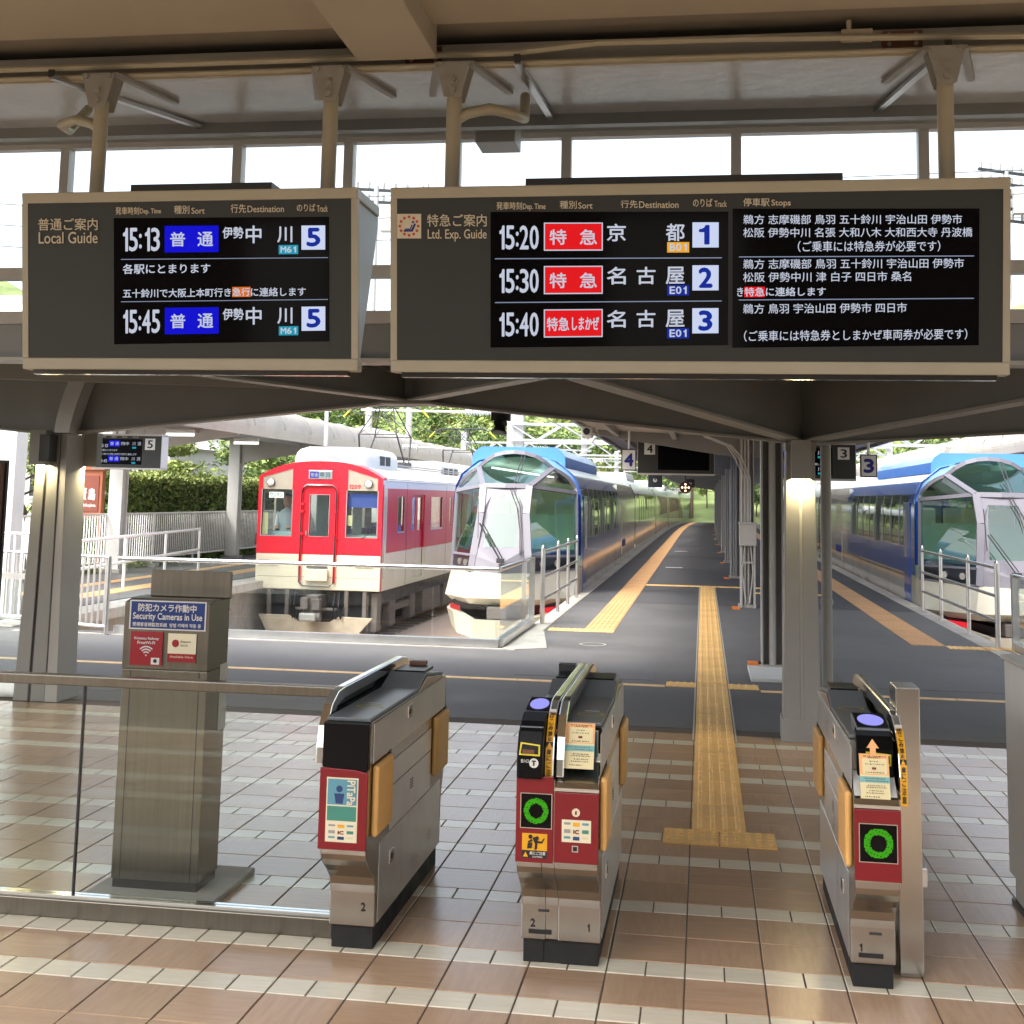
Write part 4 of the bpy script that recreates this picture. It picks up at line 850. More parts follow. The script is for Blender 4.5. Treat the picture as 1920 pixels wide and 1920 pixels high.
# gate C: right of aisle 1
gc = root('ticket_gate', (.63, 5.7, 0), 'right ticket gate with green ring, backed by a tall steel panel', 'ticket gate', 'ticket gates')
body(gc, .552, .715, True); sidewall(gc, .718, .748); side_panels(gc, .552, -1)
MB().prism([(5.03, .775), (5.11, .775), (5.11, .905), (5.15, .945), (5.08, .925), (5.04, .88)], 'x', .575, .712).build('ticket_console', m_console, gc, bevel=.008)
slot(gc, .60, .70, .850, 5.033); reader(gc, .585, .712, 5.12, 5.32, .945, .972)
MB().box(.550, .717, YF-.005, YF+.003, .435, .688).build('red_panel', m_red, gc, bevel=.003); MB().box(.55, .717, YF-.006, YF+.003, .692, .704).build('panel_trim', m_trim, gc)
fn = fy(YF-.0055); green_o(gc, fn, .635, .43, .066, .066); warn_strip(gc, .720, .746)
text('lettering', '投入', gc, m_white, lambda x, y, k: fy(5.029)(x, y, k), .618, .638, .192, .204, .0004)
text('gate_number', '1', gc, m_ink, lambda x, y, k: fy(5.098)(x, y, k), .585, .593, .84, .866, .001); MB().box(.60-.02, .67, 5.0975, 5.0995, .112, .128).build('maker_plate', m_ink, gc); MB().box(.62, .665, 5.0975, 5.0995, .195, .204).build('serial_plate', m_dark, gc)
ring_reader(gc, .635, 5.75, .9195)
for x in (.557, .675): MB().prism([(YF+.01, .705), (5.07, .765), (5.05, .80)], 'x', x, x+.035).build('tray_cheek', m_white, gc)
MB().box(.75, .842, 5.25, 5.42, 0, 1.085).build('end_panel', m_steel, gc, bevel=.004); MB().box(.842, .862, 5.27, 5.33, .33, .40).build('latch_cover', m_steel2, gc, bevel=.002)
# notice cards standing on the gates, each with a paper arrow
m_paper = M('notice_cream', s(226, 212, 160), .35); m_pap2 = M('notice_orange', s(240, 176, 110), .4); m_pap3 = M('notice_teal', s(120, 180, 176), .4); m_scrib = M('notice_print', s(70, 60, 50), .6)
def notice(x0, x1, y0, z0, y1, z1, lab, arrow):
    r = root('notice_card', ((x0+x1)/2, y0, z0), lab, 'notice', 'notice cards on the gates')
    O = Vector((x0, y0, z0)); ex = Vector((x1-x0, 0, 0)); ey = Vector((0, y1-y0, z1-z0)); n = ex.cross(ey).normalized()
    fn = lambda x, y, k=0: O+ex*x+ey*(1-y)+n*k
    MB().ring([[fn(0, 1, -.002), fn(1, 1, -.002), fn(1, 0, -.002), fn(0, 0, -.002)], [fn(0, 1, 0), fn(1, 1, 0), fn(1, 0, 0), fn(0, 0, 0)]]).build('card', m_paper, r)
    rect('orange_block', r, m_pap2, fn, .0, 1, 0, .45, .0008); rect('cream_block', r, m_paper, fn, .1, .93, .1, .43, .0012); rect('teal_band', r, m_pap3, fn, 0, 1, .49, .62, .0008)
    mb = MB(); rg = random.Random(int(abs(x0)*1000))
    for y_, a, c in ((.05, .15, .9), (.08, .3, .7), (.16, .35, .65), (.22, .2, .8), (.40, .2, .8), (.53, .15, .85), (.58, .2, .9), (.68, .25, .8), (.72, .2, .85), (.79, .3, .8), (.84, .2, .8), (.92, .15, .6)):
        x_ = a
        while x_ < c:
            w_ = rg.uniform(.015, .05); mb.poly([fn(x_, y_+.014, .002), fn(x_+w_, y_+.014, .002), fn(x_+w_, y_-.008, .002), fn(x_, y_-.008, .002)]); x_ += w_+rg.uniform(.012, .05)
    mb.build('fine_print', m_scrib, r); rect('red_stamp', r, m_red, fn, .42, .56, .29, .34, .0025)
    if arrow == 'left': pts = [(-.05, .16), (-.45, .16), (-.45, .11), (-.68, .22), (-.45, .33), (-.45, .27), (-.05, .27)]
    else: pts = [(.38, 0), (.38, -.13), (.27, -.13), (.48, -.33), (.69, -.13), (.58, -.13), (.58, 0)]
    mb = MB(); q = [fn(x, y, .002) for x, y in pts]; mb.poly(q); mb.poly([p-n*.002 for p in q[::-1]]); mb.build('arrow', m_pap2, r)
notice(-.525, -.415, 4.985, .765, 5.055, .925, 'cream and orange notice card on the middle gate, its arrow pointing left', 'left')
notice(.578, .685, 4.95, .715, 5.0, .872, 'cream and orange notice card on the right gate, its arrow pointing up', 'up')

# ================= POST, FENCES, CABINET =================
pb = root('security_post', (-2.42, 5.66, 0), 'tall stainless steel post with a blue security camera sign', 'post')
MB().prism([(-2.70, 5.42), (-2.10, 5.42), (-2.10, 5.98), (-2.70, 5.98)], 'z', 0, .028).build('base_slab', m_conc, pb, bevel=.006)
MB().box(-2.618, -2.222, 5.56, 5.78, .028, .065).build('rubber_skirt', m_rubber, pb); m_bronze = M('brushed_bronze_steel', (.19, .175, .145), .34, 1, var=.10, vs=5, st=(12, .3, .3), bump=.04, bs=160)
MB().box(-2.625, -2.215, 5.555, 5.79, .066, .985).build('lower_body', m_bronze, pb, bevel=.004)
MB().prism([(5.547, .987), (5.79, .987), (5.79, 1.30), (5.61, 1.30), (5.547, 1.285)], 'x', -2.625, -2.213).build('head', m_bronze, pb, bevel=.004)
MB().box(-2.575, -2.175, 5.70, 5.715, 1.30, 1.425).build('back_plate', m_bronze, pb, bevel=.006)
for x in (-2.585, -2.255): MB().box(x, x+.004, 5.5535, 5.556, .07, .98).build('panel_seam', m_dark, pb)
fn = fy(5.543)
rect('camera_sign', pb, m_white, fn, -2.597, -2.228, -.296, -.165, .001); rect('camera_sign_field', pb, M('sign_blue', s(14, 52, 120), .4), fn, -2.590, -2.235, -.290, -.171, .002)
for t, x0, x1, y0, y1 in (('防犯カメラ作動中', -2.555, -2.275, -.281, -.247), ('Security Cameras in Use', -2.578, -2.246, -.24, -.203), ('受視客音頻監控系統  방범 카메라 작동 중', -2.578, -2.25, -.197, -.179)): text('lettering', t, pb, m_white, lambda x, y, k: fn(x, y, .004+k), x0, x1, y0, y1, .0009 if y0 < -.2 else .0004)
m_wred = M('wifi_red', s(150, 24, 36), .4); rect('wifi_sign', pb, m_wred, fn, -2.585, -2.43, -.155, -.005, .001)
for t, x0, x1, y0, y1 in (('Kintetsu Railway', -2.566, -2.448, -.131, -.117), ('FreeWi-Fi', -2.55, -2.466, -.113, -.10)): text('lettering', t, pb, m_white, lambda x, y, k: fn(x, y, .003+k), x0, x1, y0, y1, .0006)
mb = MB(); c0 = (-2.507, -.048)
for r0 in (.014, .026, .038):
    for i in range(8):
        a0, a1 = [math.pi/2+(-.8+.2*(i+j))*1.0 for j in (0, 1)]
        mb.poly([fn(c0[0]+q*math.cos(a), c0[1]-q*math.sin(a), .003) for q, a in ((r0, a0), (r0, a1), (r0+.006, a1), (r0+.006, a0))])
mb.poly([fn(c0[0]+.004*math.cos(t), c0[1]-.002+.004*math.sin(t), .003) for t in [q*.785 for q in range(8)]]); mb.build('wifi_symbol', m_white, pb)
rect('wifi_badge', pb, m_white, fn, -2.482, -2.442, -.04, -.010, .002); mb = MB().poly([fn(-2.462+.009*math.cos(t), -.026+.009*math.sin(t), .003) for t in [q*.52 for q in range(12)]]); mb.build('badge_dot', m_ink, pb)
rect('travel_sign', pb, m_stc, fn, -2.405, -2.27, -.152, -.025, .001); rect('travel_sign_band', pb, m_wred, fn, -2.405, -2.27, -.062, -.025, .002); text('lettering', 'Japan', pb, m_ink, lambda x, y, k: fn(x, y, .003+k), -2.345, -2.295, -.122, -.110); text('lettering', 'Wi-Fi', pb, m_ink, lambda x, y, k: fn(x, y, .003+k), -2.345, -2.31, -.104, -.094); text('lettering', 'Available Here', pb, m_stc, lambda x, y, k: fn(x, y, .003+k), -2.393, -2.283, -.054, -.044)
MB().poly([fn(-2.368+.017*math.cos(t), -.108+.017*math.sin(t), .003) for t in [q*.39 for q in range(16)]]).build('travel_badge', m_wred, pb)
for z in (1.25, 1.08, .93, .80): MB().tube([(-2.20, 5.74, z), (-2.194, 5.74, z)], .007, 8).build('screw', m_chrome, pb)
MB().box(-2.2135, -2.21, 5.70, 5.79, .70, 1.0).build('side_cover', m_steel2, pb)

nf = root('glass_fence', (-3.3, 5.25, 0), 'low glass fence with a steel handrail left of the gates', 'glass fence')
MB().box(-6.2, -1.49, 5.20, 5.32, 0, .075).build('base_rail', m_bronze, nf, bevel=.004); MB().box(-6.2, -1.51, 5.235, 5.295, .948, .992).build('handrail', m_bronze, nf, bevel=.006)
MB().box(-6.2, -1.49, 5.235, 5.285, .0755, .083).build('glazing_bead', m_chrome, nf)
for a, c in ((-6.15, -4.12), (-4.11, -2.655), (-2.645, -1.52)): MB().box(a, c, 5.254, 5.266, .083, .947).build('pane', m_glass, nf)
for x in (-4.115, -2.65): MB().box(x-.004, x+.004, 5.252, 5.268, .083, .946).build('pane_joint', m_dark, nf)
wb = root('white_cabinet', (1.8, 5.7, 0), 'white painted counter cabinet cut by the right edge of the picture', 'cabinet')
MB().box(1.40, 2.3, 5.02, 6.33, .13, 1.09).build('body', m_white, wb, bevel=.006); MB().box(1.42, 2.3, 5.05, 6.30, .02, .13).build('kick_panel', m_white, wb); MB().box(1.405, 2.3, 5.03, 6.32, 0, .018).build('rubber_foot', m_dark, wb); MB().box(1.385, 2.3, 5.0, 6.345, 1.091, 1.11).build('top', m_greyl, wb, bevel=.004)
# far glass fence round the buffer ends
gf = root('glass_fence', (-5.2, 15.2, 0), 'long glass fence at the ends of the tracks before the red train', 'glass fence')
MB().box(-7.3, -2.42, 15.14, 15.24, 0, .10).build('base_rail', m_steel2, gf); MB().tube([(-7.3, 15.19, .93), (-2.44, 15.19, .93)], .028, 10).build('handrail', m_chrome, gf, smooth=True)
for i in range(6): MB().box(-7.28+i*.81, -7.28+i*.81+.80, 15.185, 15.197, .10, .91).build('pane', m_glass, gf)
gs = root('glass_fence', (-2.42, 16.6, 0), 'short glass fence return beside the left express nose', 'glass fence')
MB().box(-2.47, -2.37, 15.245, 18.1, 0, .10).build('base_rail', m_steel2, gs); MB().tube([(-2.42, 15.2, .93), (-2.42, 18.1, .93)], .028, 10).build('handrail', m_chrome, gs, smooth=True)
for i in range(3): MB().box(-2.426, -2.414, 15.25+i*.95, 15.25+i*.95+.94, .10, .91).build('pane', m_glass, gs)
MB().box(-2.46, -2.38, 18.05, 18.13, 0, .95).build('end_post', m_steel2, gs)
g3 = root('glass_fence', (3.95, 16.0, 0), 'glass fence at the track end before the right express', 'glass fence')
MB().box(3.86, 3.96, 15.3, 17.0, 0, .10).build('base_rail', m_steel2, g3); MB().tube([(3.91, 15.25, .93), (3.91, 17.0, .93)], .028, 10).build('handrail', m_chrome, g3, smooth=True)
for i in range(2): MB().box(3.904, 3.916, 15.3+i*.85, 15.3+i*.85+.84, .10, .91).build('pane', m_glass, g3)
MB().box(3.87, 3.95, 16.95, 17.03, 0, .95).build('end_post', m_steel2, g3)
MB().box(3.96, 7, 15.16, 15.26, 0, .1).build('base_rail', m_steel2, g3); MB().tube([(3.91, 15.2, .93), (7, 15.2, .93)], .028, 10).build('handrail', m_chrome, g3, smooth=True)
def pipe_rail(name, x, ys, lab, h=1.08, rails=(1.02, .66, .34), dx=0):
    r = root(name, (x, ys[0], 0), lab, 'railing', 'tubular railings beside the express trains')
    n = len(ys)
    for i, y in enumerate(ys):
        p = MB().tube([(x+dx*i, y, 0), (x+dx*i, y, h)], .034 if i in (0,) else .028, 12).build('post', m_steel2, r, smooth=True)
        MB().tube([(x+dx*i, y, h), (x+dx*i, y, h+.015), (x+dx*i, y, h+.035)], .034, 10, r2=.012).build('cap', m_chrome, p, smooth=True)
    for z in rails: MB().tube([(x, ys[0], z), (x+dx*(n-1), ys[-1], z)], .022, 10).build('rail', m_steel2, r, smooth=True)
pipe_rail('pipe_railing', -2.28, (18.25, 20.2, 21.7, 23.2), 'steel pipe railing with round caps beside the left express nose')
pipe_rail('pipe_railing', 3.72, (17.1, 18.9, 21.0, 22.7), 'steel pipe railing with round caps beside the right express nose')
# left platform fences
def picket(name, p, q, z0, z1, sp, lab, mat, posts=2.0, foot=True, grp='white bar fences'):
    P = Vector((*p, 0)); Q = Vector((*q, 0)); d = Q-P; Ln = d.length; u = d/Ln
    r = root(name, (*p, 0), lab, 'fence', grp)
    for z in (z0, z1): MB().tube([P+Vector((0, 0, z)), Q+Vector((0, 0, z))], .022, 6).build('rail', mat, r)
    n = int(Ln/sp)
    base = None
    for i in range(min(n, 290)):
        a = P+u*(sp*(i+.5))
        if base is None: base = MB().box(a.x-.011, a.x+.011, a.y-.011, a.y+.011, z0, z1).build('bar', mat, r); a0 = a
        else:
            o = base.copy(); COL.objects.link(o); o.parent = r; o.location = a-a0
    for i in range(int(Ln/posts)+1):
        a = P+u*min(posts*i, Ln); MB().tube([a, a+Vector((0, 0, z1))], .026, 8).build('post', mat, r)
        if foot: MB().box(a.x-.14, a.x+.14, a.y-.12, a.y+.12, 0, .10).build('footing', m_conc, r, bevel=.01)
    return r
m_fw = M('white_fence_paint', s(240, 239, 236), .45)
picket('bar_fence', (-12.75, 21.0), (-12.75, 48), .22, 1.25, .115, 'long white bar fence in front of the clipped hedge', m_fw, 2.4)
picket('bar_fence', (-7.33, 15.0), (-9.6, 15.8), .10, .95, .10, 'short silver bar fence left of the track ends, behind the left pillar', m_steel2, 4.3, False)
picket('bar_fence', (-8.4, 15.3), (-16, 15.6), .15, 1.2, .115, 'white bar fence seen left of the left pillar', m_fw, 2.2)
rr = root('ramp_railing', (-11.4, 24, 0), 'white tubular handrail on the local platform slope', 'railing')
for z in (.95, .5): MB().tube([(-9.9, 19, z), (-11.1, 27.0, z)], .028, 8).build('rail', m_fw, rr, smooth=True)
for t in (0, .33, .66, 1): MB().tube([(-9.9-1.2*t, 19+8*t, 0), (-9.9-1.2*t, 19+8*t, .98)], .03, 8).build('post', m_fw, rr)
lf = root('glass_fence', (-6.8, 10.8, 0), 'glass fence with steel rail left of the left pillar', 'glass fence')
MB().box(-9, -5.85, 10.36, 10.44, 0, .16).build('base_rail', m_steel2, lf); MB().box(-9, -5.8, 10.37, 10.43, 1.0, 1.05).build('handrail', m_steel2, lf); MB().box(-9, -5.86, 10.395, 10.405, .16, 1.0).build('pane', m_glass, lf)
bp = root('brown_board', (-5.3, 9.0, 0), 'brown panel door at the far left edge of the picture', 'panel')
MB().box(-5.8, -5.27, 8.9, 8.96, .3, 1.98).build('panel', m_brown, bp, bevel=.004); MB().box(-5.8, -5.26, 8.97, 9.0, .25, 2.0).build('frame', m_dark, bp)
wbd = root('white_building', (-12, 17, 0), 'white station building wall at the far left', 'building')
MB().box(-14, -9.50, 16.4, 16.7, 0, 4.5).build('wall', m_white, wbd); MB().box(-14, -9.45, 16.3, 16.398, 2.9, 3.0).build('eave', m_greyl, wbd)
# ================= RED LOCAL TRAIN =================
m_tred = M('train_red', s(204, 26, 44), .28, var=.04, vs=1.5, coat=.4)
m_tred2 = M('train_side_red', s(188, 34, 48), .35, var=.05, vs=1.5)
m_tcream = M('train_cream', s(206, 198, 174), .35, var=.05, vs=1.6, grime=.18)
m_twhite = M('train_white', s(206, 205, 200), .35, var=.03, vs=1.5)
m_troof = M('train_roof', s(186, 184, 178), .55, var=.10, vs=2, grime=.3)
m_tglass = GLASS('train_glass', (.86, .92, .91), 1.5)
m_under = M('underframe', s(58, 58, 62), .75, var=.3, vs=6, grime=.3)
m_plough = M('plough_paint', s(176, 162, 142), .7, var=.15, vs=4, grime=.3)
m_underL = M('underframe_light', s(96, 90, 86), .75, var=.25, vs=5, grime=.3)
m_cab = M('cab_teal', s(186, 212, 210), .5)
m_seatb = M('seat_blue', s(30, 62, 150), .7)
m_hl = M('headlight_lens', s(190, 188, 180), .08, coat=1)
m_bez = M('lamp_bezel', s(86, 84, 82), .3, .6)
m_tail = EM('tail_red', (1, .03, .05), .22)
m_silver = M('silver_panel', s(172, 164, 148), .35, .4, var=.05)
TX0, TX1, TY = -9.05, -6.43, 25.0; TC = (TX0+TX1)/2
rt_ = root('red_local_train', (TC, TY, -1.1), 'red and cream commuter train with headlamps standing at the local platform', 'train')
hw = (TX1-TX0)/2
def arch(x, zs=2.12, zc=2.45): t = (x-TC)/hw; return zs+(zc-zs)*(1-abs(t)**2.6)
def roofline(n=16, ins=0.0): return [(TC-hw+ins+(2*hw-2*ins)*i/n, arch(TC-hw+ins+(2*hw-2*ins)*i/n)-ins*.6) for i in range(n+1)]
# front panels built round real openings
FY = TY
WL = (TX0+.09, TX0+.72); WR = (TX1-.73, TX1-.10); DR = (TC-.37, TC+.37); WZ = (.93, 1.86); HZ = (1.76, 2.16)
mb = MB(); d = .07
def fb(x0, x1, z0, z1, m=0): mb.box(x0, x1, FY, FY+d, z0, z1, m)
fb(TX0, WL[0], .56, 2.0); fb(WR[1], TX1, .56, 2.0); fb(WL[0], WL[1], .56, WZ[0]); fb(WR[0], WR[1], .56, WZ[0])
fb(WL[1], DR[0], .56, 2.12); fb(DR[1], WR[0], .56, 2.12)
mb.prism([(TX0, 2.0), (WL[0], 2.0), (WL[0], 2.11), (WL[1], 2.29), (WL[1], 2.12), (DR[0], 2.12), (DR[0], 1.95), (DR[1], 1.95), (DR[1], 2.12), (WR[0], 2.12), (WR[0], 2.29), (WR[1], 2.11), (WR[1], 2.0), (TX1, 2.0)]+[(x, arch(x)) for x in [TX1-2*hw*i/16 for i in range(17)]], 'y', FY, FY+d)
mb.build('front_panel', m_tred, rt_)
MB().ring([[(x, FY+.072, z) for x, z in roofline()+[(TX1-.03, 1.98), (TX0+.03, 1.98)]], [(x, FY+.35, z+.02) for x, z in roofline()+[(TX1-.03, 1.98), (TX0+.03, 1.98)]]]).build('front_hood', m_tred, rt_, smooth=True)
MB().box(TX0, TX1, FY-.003, FY+d, -.15, .558).build('lower_front', m_tcream, rt_, bevel=.02)
for (a, c), nm in ((WL, 'L'), (WR, 'R')):
    w = MB().box(a, c, FY+.03, FY+.036, WZ[0], WZ[1]).build('windscreen', m_tglass, rt_)
    fm = MB(); t = .02
    for q in ((a-t, a, WZ[0]-t, WZ[1]), (c, c+t, WZ[0]-t, WZ[1]), (a, c, WZ[0]-t, WZ[0])): fm.box(q[0], q[1], FY-.006, FY+.03, q[2], q[3])
    fm.build('window_frame', m_trim, w)
    z1a, z1b = (2.12, 2.30) if nm == 'L' else (2.30, 2.12)
    MB().prism([(a, 1.862), (c, 1.862), (c, z1b), (a, z1a)], 'y', FY+.012, FY+.05).build('lamp_panel', m_silver, rt_)
    hx = a+.17 if nm == 'L' else c-.19
    hl = MB().tube([(hx, FY+.02, 2.0), (hx, FY-.03, 2.0)], .085, 20).build('headlight', m_bez, rt_, smooth=True); MB().ring([[(hx+q*math.cos(t_*.314), FY-.031-dy, 2.0+q*math.sin(t_*.314)) for t_ in range(20)] for q, dy in ((.074, 0), (.055, .012), (.02, .018))]).build('lens', m_hl, hl, smooth=True)
    tl = MB().box(hx-.19+(.0 if nm == 'L' else -.05), hx+.21+(0 if nm == 'L' else -.05), FY-.03, FY, .32, .44).build('marker_lamp', m_silver, rt_, bevel=.03); tx = hx-.17 if nm == 'L' else hx+.04
    MB().box(tx, tx+.10, FY-.034, FY-.03, .355, .415).build('tail_lens', m_tail, tl)
fnT = lambda x, z, k=0: Vector((x, FY-.012-k, z))
fnt = lambda x, y, k: Vector((x, FY+.008-k, -y))
text('train_number', '1209', rt_, m_tred, fnt, WR[0]+.03, WR[0]+.27, -1.98, -1.90, .003)
sg_ = MB().box(TC-.25, TC+.25, FY-.02, FY+.002, 2.08, 2.26).build('destination_sign', m_trim, rt_, bevel=.008)
fd = lambda x, y, k: Vector((x, FY-.022-k, -y))
rect('sign_left', sg_, E_b, fd, TC-.22, TC-.04, -2.235, -2.105, 0); rect('sign_right', sg_, EM('sign_pale', s(196, 216, 222), EMI*.9), fd, TC-.035, TC+.22, -2.235, -2.105, 0)
text('lettering', '普通', sg_, E_w, lambda x, y, k: fd(x, y, .003+k), TC-.205, TC-.055, -2.215, -2.125, .003); text('lettering', '中', sg_, m_ink, lambda x, y, k: fd(x, y, .003+k), TC+.0, TC+.075, -2.22, -2.12, .003); text('lettering', '川', sg_, m_ink, lambda x, y, k: fd(x, y, .003+k), TC+.12, TC+.195, -2.22, -2.12, .003)
# gangway frame and door
mb = MB(); o_ = [(-.37, -.02), (.37, -.02)]
gw = [(TC-.36, FY-.05, .0), (TC-.37, FY-.05, 1.80), (TC-.34, FY-.05, 1.90), (TC-.27, FY-.05, 1.95), (TC+.27, FY-.05, 1.95), (TC+.34, FY-.05, 1.90), (TC+.37, FY-.05, 1.80), (TC+.36, FY-.05, .0), (TC+.28, FY-.05, -.07), (TC-.28, FY-.05, -.07), (TC-.36, FY-.05, .0)]
MB().tube(gw, .016, 6).build('gangway_seal', m_black, rt_, smooth=True); MB().tube([(x, y+.02, z) for x, y, z in gw[:8]], .03, 6).build('gangway_frame', m_tred, rt_, smooth=True)
dw = (TC-.20, TC+.20)
mb = MB(); mb.box(DR[0], dw[0], FY-.005, FY+.045, .56, 1.948); mb.box(dw[1], DR[1], FY-.005, FY+.045, .56, 1.948); mb.box(dw[0], dw[1], FY-.005, FY+.045, .56, .93); mb.box(dw[0], dw[1], FY-.005, FY+.045, 1.76, 1.948)
dr_ = mb.build('gangway_door', m_tred, rt_); MB().box(dw[0], dw[1], FY+.02, FY+.026, .93, 1.76).build('door_glass', m_tglass, dr_); MB().box(TC-.27, TC-.245, FY-.03, FY-.005, .94, 1.03).build('door_handle', m_trim, dr_)
fm = MB()
for q in ((dw[0]-.012, dw[0], .92, 1.77), (dw[1], dw[1]+.012, .92, 1.77), (dw[0], dw[1], .918, .93), (dw[0], dw[1], 1.76, 1.772)): fm.box(q[0], q[1], FY-.008, FY-.004, q[2], q[3])
fm.build('door_trim', m_trim, dr_)
for z in (1.55, 1.4, .95):
    for sg in (-1, 1): MB().box(TC+sg*.335-.03, TC+sg*.335+.03, FY-.075, FY-.03, z, z+.05).build('gangway_clamp', m_tred, rt_)
MB().box(TC-.24, TC+.24, FY-.11, FY-.01, .03, .27).build('step_box', m_tcream, rt_, bevel=.015); MB().prism([(TC-.22, .30), (TC+.22, .30), (TC+.19, .36), (TC-.18, .36)], 'y', FY-.05, FY-.01).build('step_grille', m_under, rt_)
text('lettering', 'ワンマン', rt_, m_stg, lambda x, y, k: Vector((x, FY+.024-k, -y)), WL[0]+.15, WL[0]+.42, -1.79, -1.70, .004) if True else None
MB().box(WL[0]+.13, WL[0]+.44, FY+.026, FY+.029, 1.685, 1.805).build('service_plate', m_white, rt_)
MB().bar((WR[0]+.28, FY-.02, .86), (WR[0]+.5, FY-.015, 1.02), .015, .012).build('wiper', m_dark, rt_)
MB().box(TX0-.05, TX0-.005, FY+.05, FY+.12, .72, .95).build('side_mirror', m_black, rt_)
# cab inside
cw_ = MB()
for q in ((TX0+.06, TX1-.06, -.1, .95), (TX0+.06, TX1-.06, 1.78, 2.0), (TX0+.06, TX0+.2, .95, 1.78), (TX0+.75, TC-.3, .95, 1.78), (TC+.25, TC+.45, .95, 1.78), (TX1-.25, TX1-.06, .95, 1.78)): cw_.box(q[0], q[1], FY+1.6, FY+1.62, q[2], q[3])
cw_.build('cab_back_wall', m_cab, rt_); MB().box(TX0+.06, WL[1]+.1, FY+.25, FY+.6, -.1, 1.0).build('driver_desk', m_cab, rt_); MB().box(WR[0]-.05, TX1-.06, FY+.3, FY+.6, -.1, .95).build('desk', m_cab, rt_)
MB().box(WR[0], WR[1], FY+.08, FY+.09, 1.52, 1.80).build('sun_visor', m_seatb, rt_); MB().box(WR[0]+.0, WR[0]+.1, FY+.06, FY+.065, 1.15, 1.36).build('paper_notice', m_paper, rt_); MB().box(WL[0]+.0, WL[0]+.12, FY+.06, FY+.065, .94, 1.38).build('paper_notice', m_paper, rt_)
MB().box(WR[0]+.25, WR[0]+.5, FY+1.595, FY+1.599, 1.1, 1.6).build('cab_wall_window', m_dark, rt_); MB().box(TC-.2, TC-.07, FY+1.59, FY+1.599, 1.2, 1.75).build('cab_wall_window', m_white, rt_)
# body sides: cars with real window openings
def side_wall(xo, y0, y1, cuts, bands, nm, mat, sgn):
    """strip wall along Y at x=xo with rectangular cuts (ya, yb, za, zb) inside the band (zb0, zb1)"""
    z0, z1 = bands; mb = MB(); y = y0; th = .04
    xa, xb = (xo-th, xo) if sgn > 0 else (xo, xo+th)
    for ya, yb, za, zb in cuts:
        mb.box(xa, xb, y, ya, z0, z1)
        if za > z0: mb.box(xa, xb, ya, yb, z0, za)
        if zb < z1: mb.box(xa, xb, ya, yb, zb, z1)
        y = yb
    mb.box(xa, xb, y, y1, z0, z1); return mb.build(nm, mat, rt_)
CUTS = []; doors = []
for car in range(2):
    yc = TY+car*19.5
    lay_ = [('c', .55, .70), ('w', 1.35, 1.95), ('d', 2.7, 4.0), ('w', 4.7, 6.0), ('d', 6.9, 8.2), ('w', 8.9, 10.2), ('w', 10.5, 11.8), ('d', 12.4, 13.7), ('w', 14.4, 15.7), ('d', 16.4, 17.7), ('w', 18.2, 18.8)]
    for k, a, c in lay_:
        if k == 'w': CUTS.append((yc+a, yc+c, 1.02, 1.76))
        if k == 'd': CUTS.append((yc+a, yc+c, -.05, 1.80)); doors.append((yc+a, yc+c))
lowcuts = [(a, c, -.05, .6) for a, c in doors]
side_wall(TX1, TY+.07, TY+39, [(a, c, max(zb, .6), zt) for a, c, zb, zt in CUTS], (.6, 1.92), 'side_band', m_tred2, 1)
side_wall(TX1, TY+.07, TY+39, lowcuts, (-.15, .598), 'side_lower', m_tcream, 1)
MB().box(TX1-.04, TX1, TY+.07, TY+39, 1.922, 2.08).build('side_upper', m_twhite, rt_)
side_wall(TX0, TY+.07, TY+39, [(TY+.3, TY+1.0, 1.0, 1.78)]+[(a, c, max(zb, .9), zt) for a, c, zb, zt in CUTS], (-.15, 2.08), 'side_wall_far', m_tcream, -1)
MB().box(TX1-.004, TX1+.004, TY+.07, TY+.42, .6, 1.92).build('corner_panel', m_tcream, rt_); MB().tube([(TX1+.01, TY+.25, .1), (TX1+.01, TY+.25, 1.75)], .018, 6).build('grab_rail', m_trim, rt_); MB().box(TX1-.035, TX1+.006, TY+.06, TY+.14, -.15, 2.0).build('corner_post', m_tred, rt_, bevel=.012)
for a, c in doors[:8]:
    m_ = (a+c)/2
    for p, q in ((a, m_-.006), (m_+.006, c)):
        dmb = MB(); x = TX1-.05; dmb.box(x-.02, x, p, q, -.05, .6, 1); dmb.box(x-.02, x, p, q, .6, 1.0); dmb.box(x-.02, x, p, q, 1.74, 1.80); dmb.box(x-.02, x, p, p+.12, 1.0, 1.74); dmb.box(x-.02, x, q-.12, q, 1.0, 1.74)
        dd = dmb.build('passenger_door', [m_tred2, m_tcream], rt_); MB().box(x-.012, x-.008, p+.12, q-.12, 1.0, 1.74).build('door_glass', m_tglass, dd)
for a, c, zb, zt in CUTS:
    if zb > .5:
        w = MB().box(TX1-.03, TX1-.026, a, c, zb, zt).build('side_window', m_tglass, rt_); fm = MB()
        for q in ((a-.02, a, zb-.02, zt), (c, c+.02, zb-.02, zt), (a-.02, c+.02, zb-.04, zb-.0)): fm.box(TX1-.01, TX1+.008, q[0], q[1], q[2], q[3])
        fm.build('window_frame', m_trim, w)
MB().box(TX0+.05, TX1-.06, TY+1.7, TY+38, -.05, .0).build('cabin_floor', m_under, rt_); MB().box(TX0+.05, TX0+.5, TY+2, TY+38, .0, .9).build('bench_seat', m_seatb, rt_); MB().box(TX1-.5, TX1-.12, TY+4.2, TY+6.2, .0, 1.1).build('bench_seat', m_seatb, rt_)
R = [[(x, y, z) for x, z in roofline(14, .0)+[(TX1-.05, 2.04), (TX0+.05, 2.04)]] for y in (TY+.35, TY+39)]
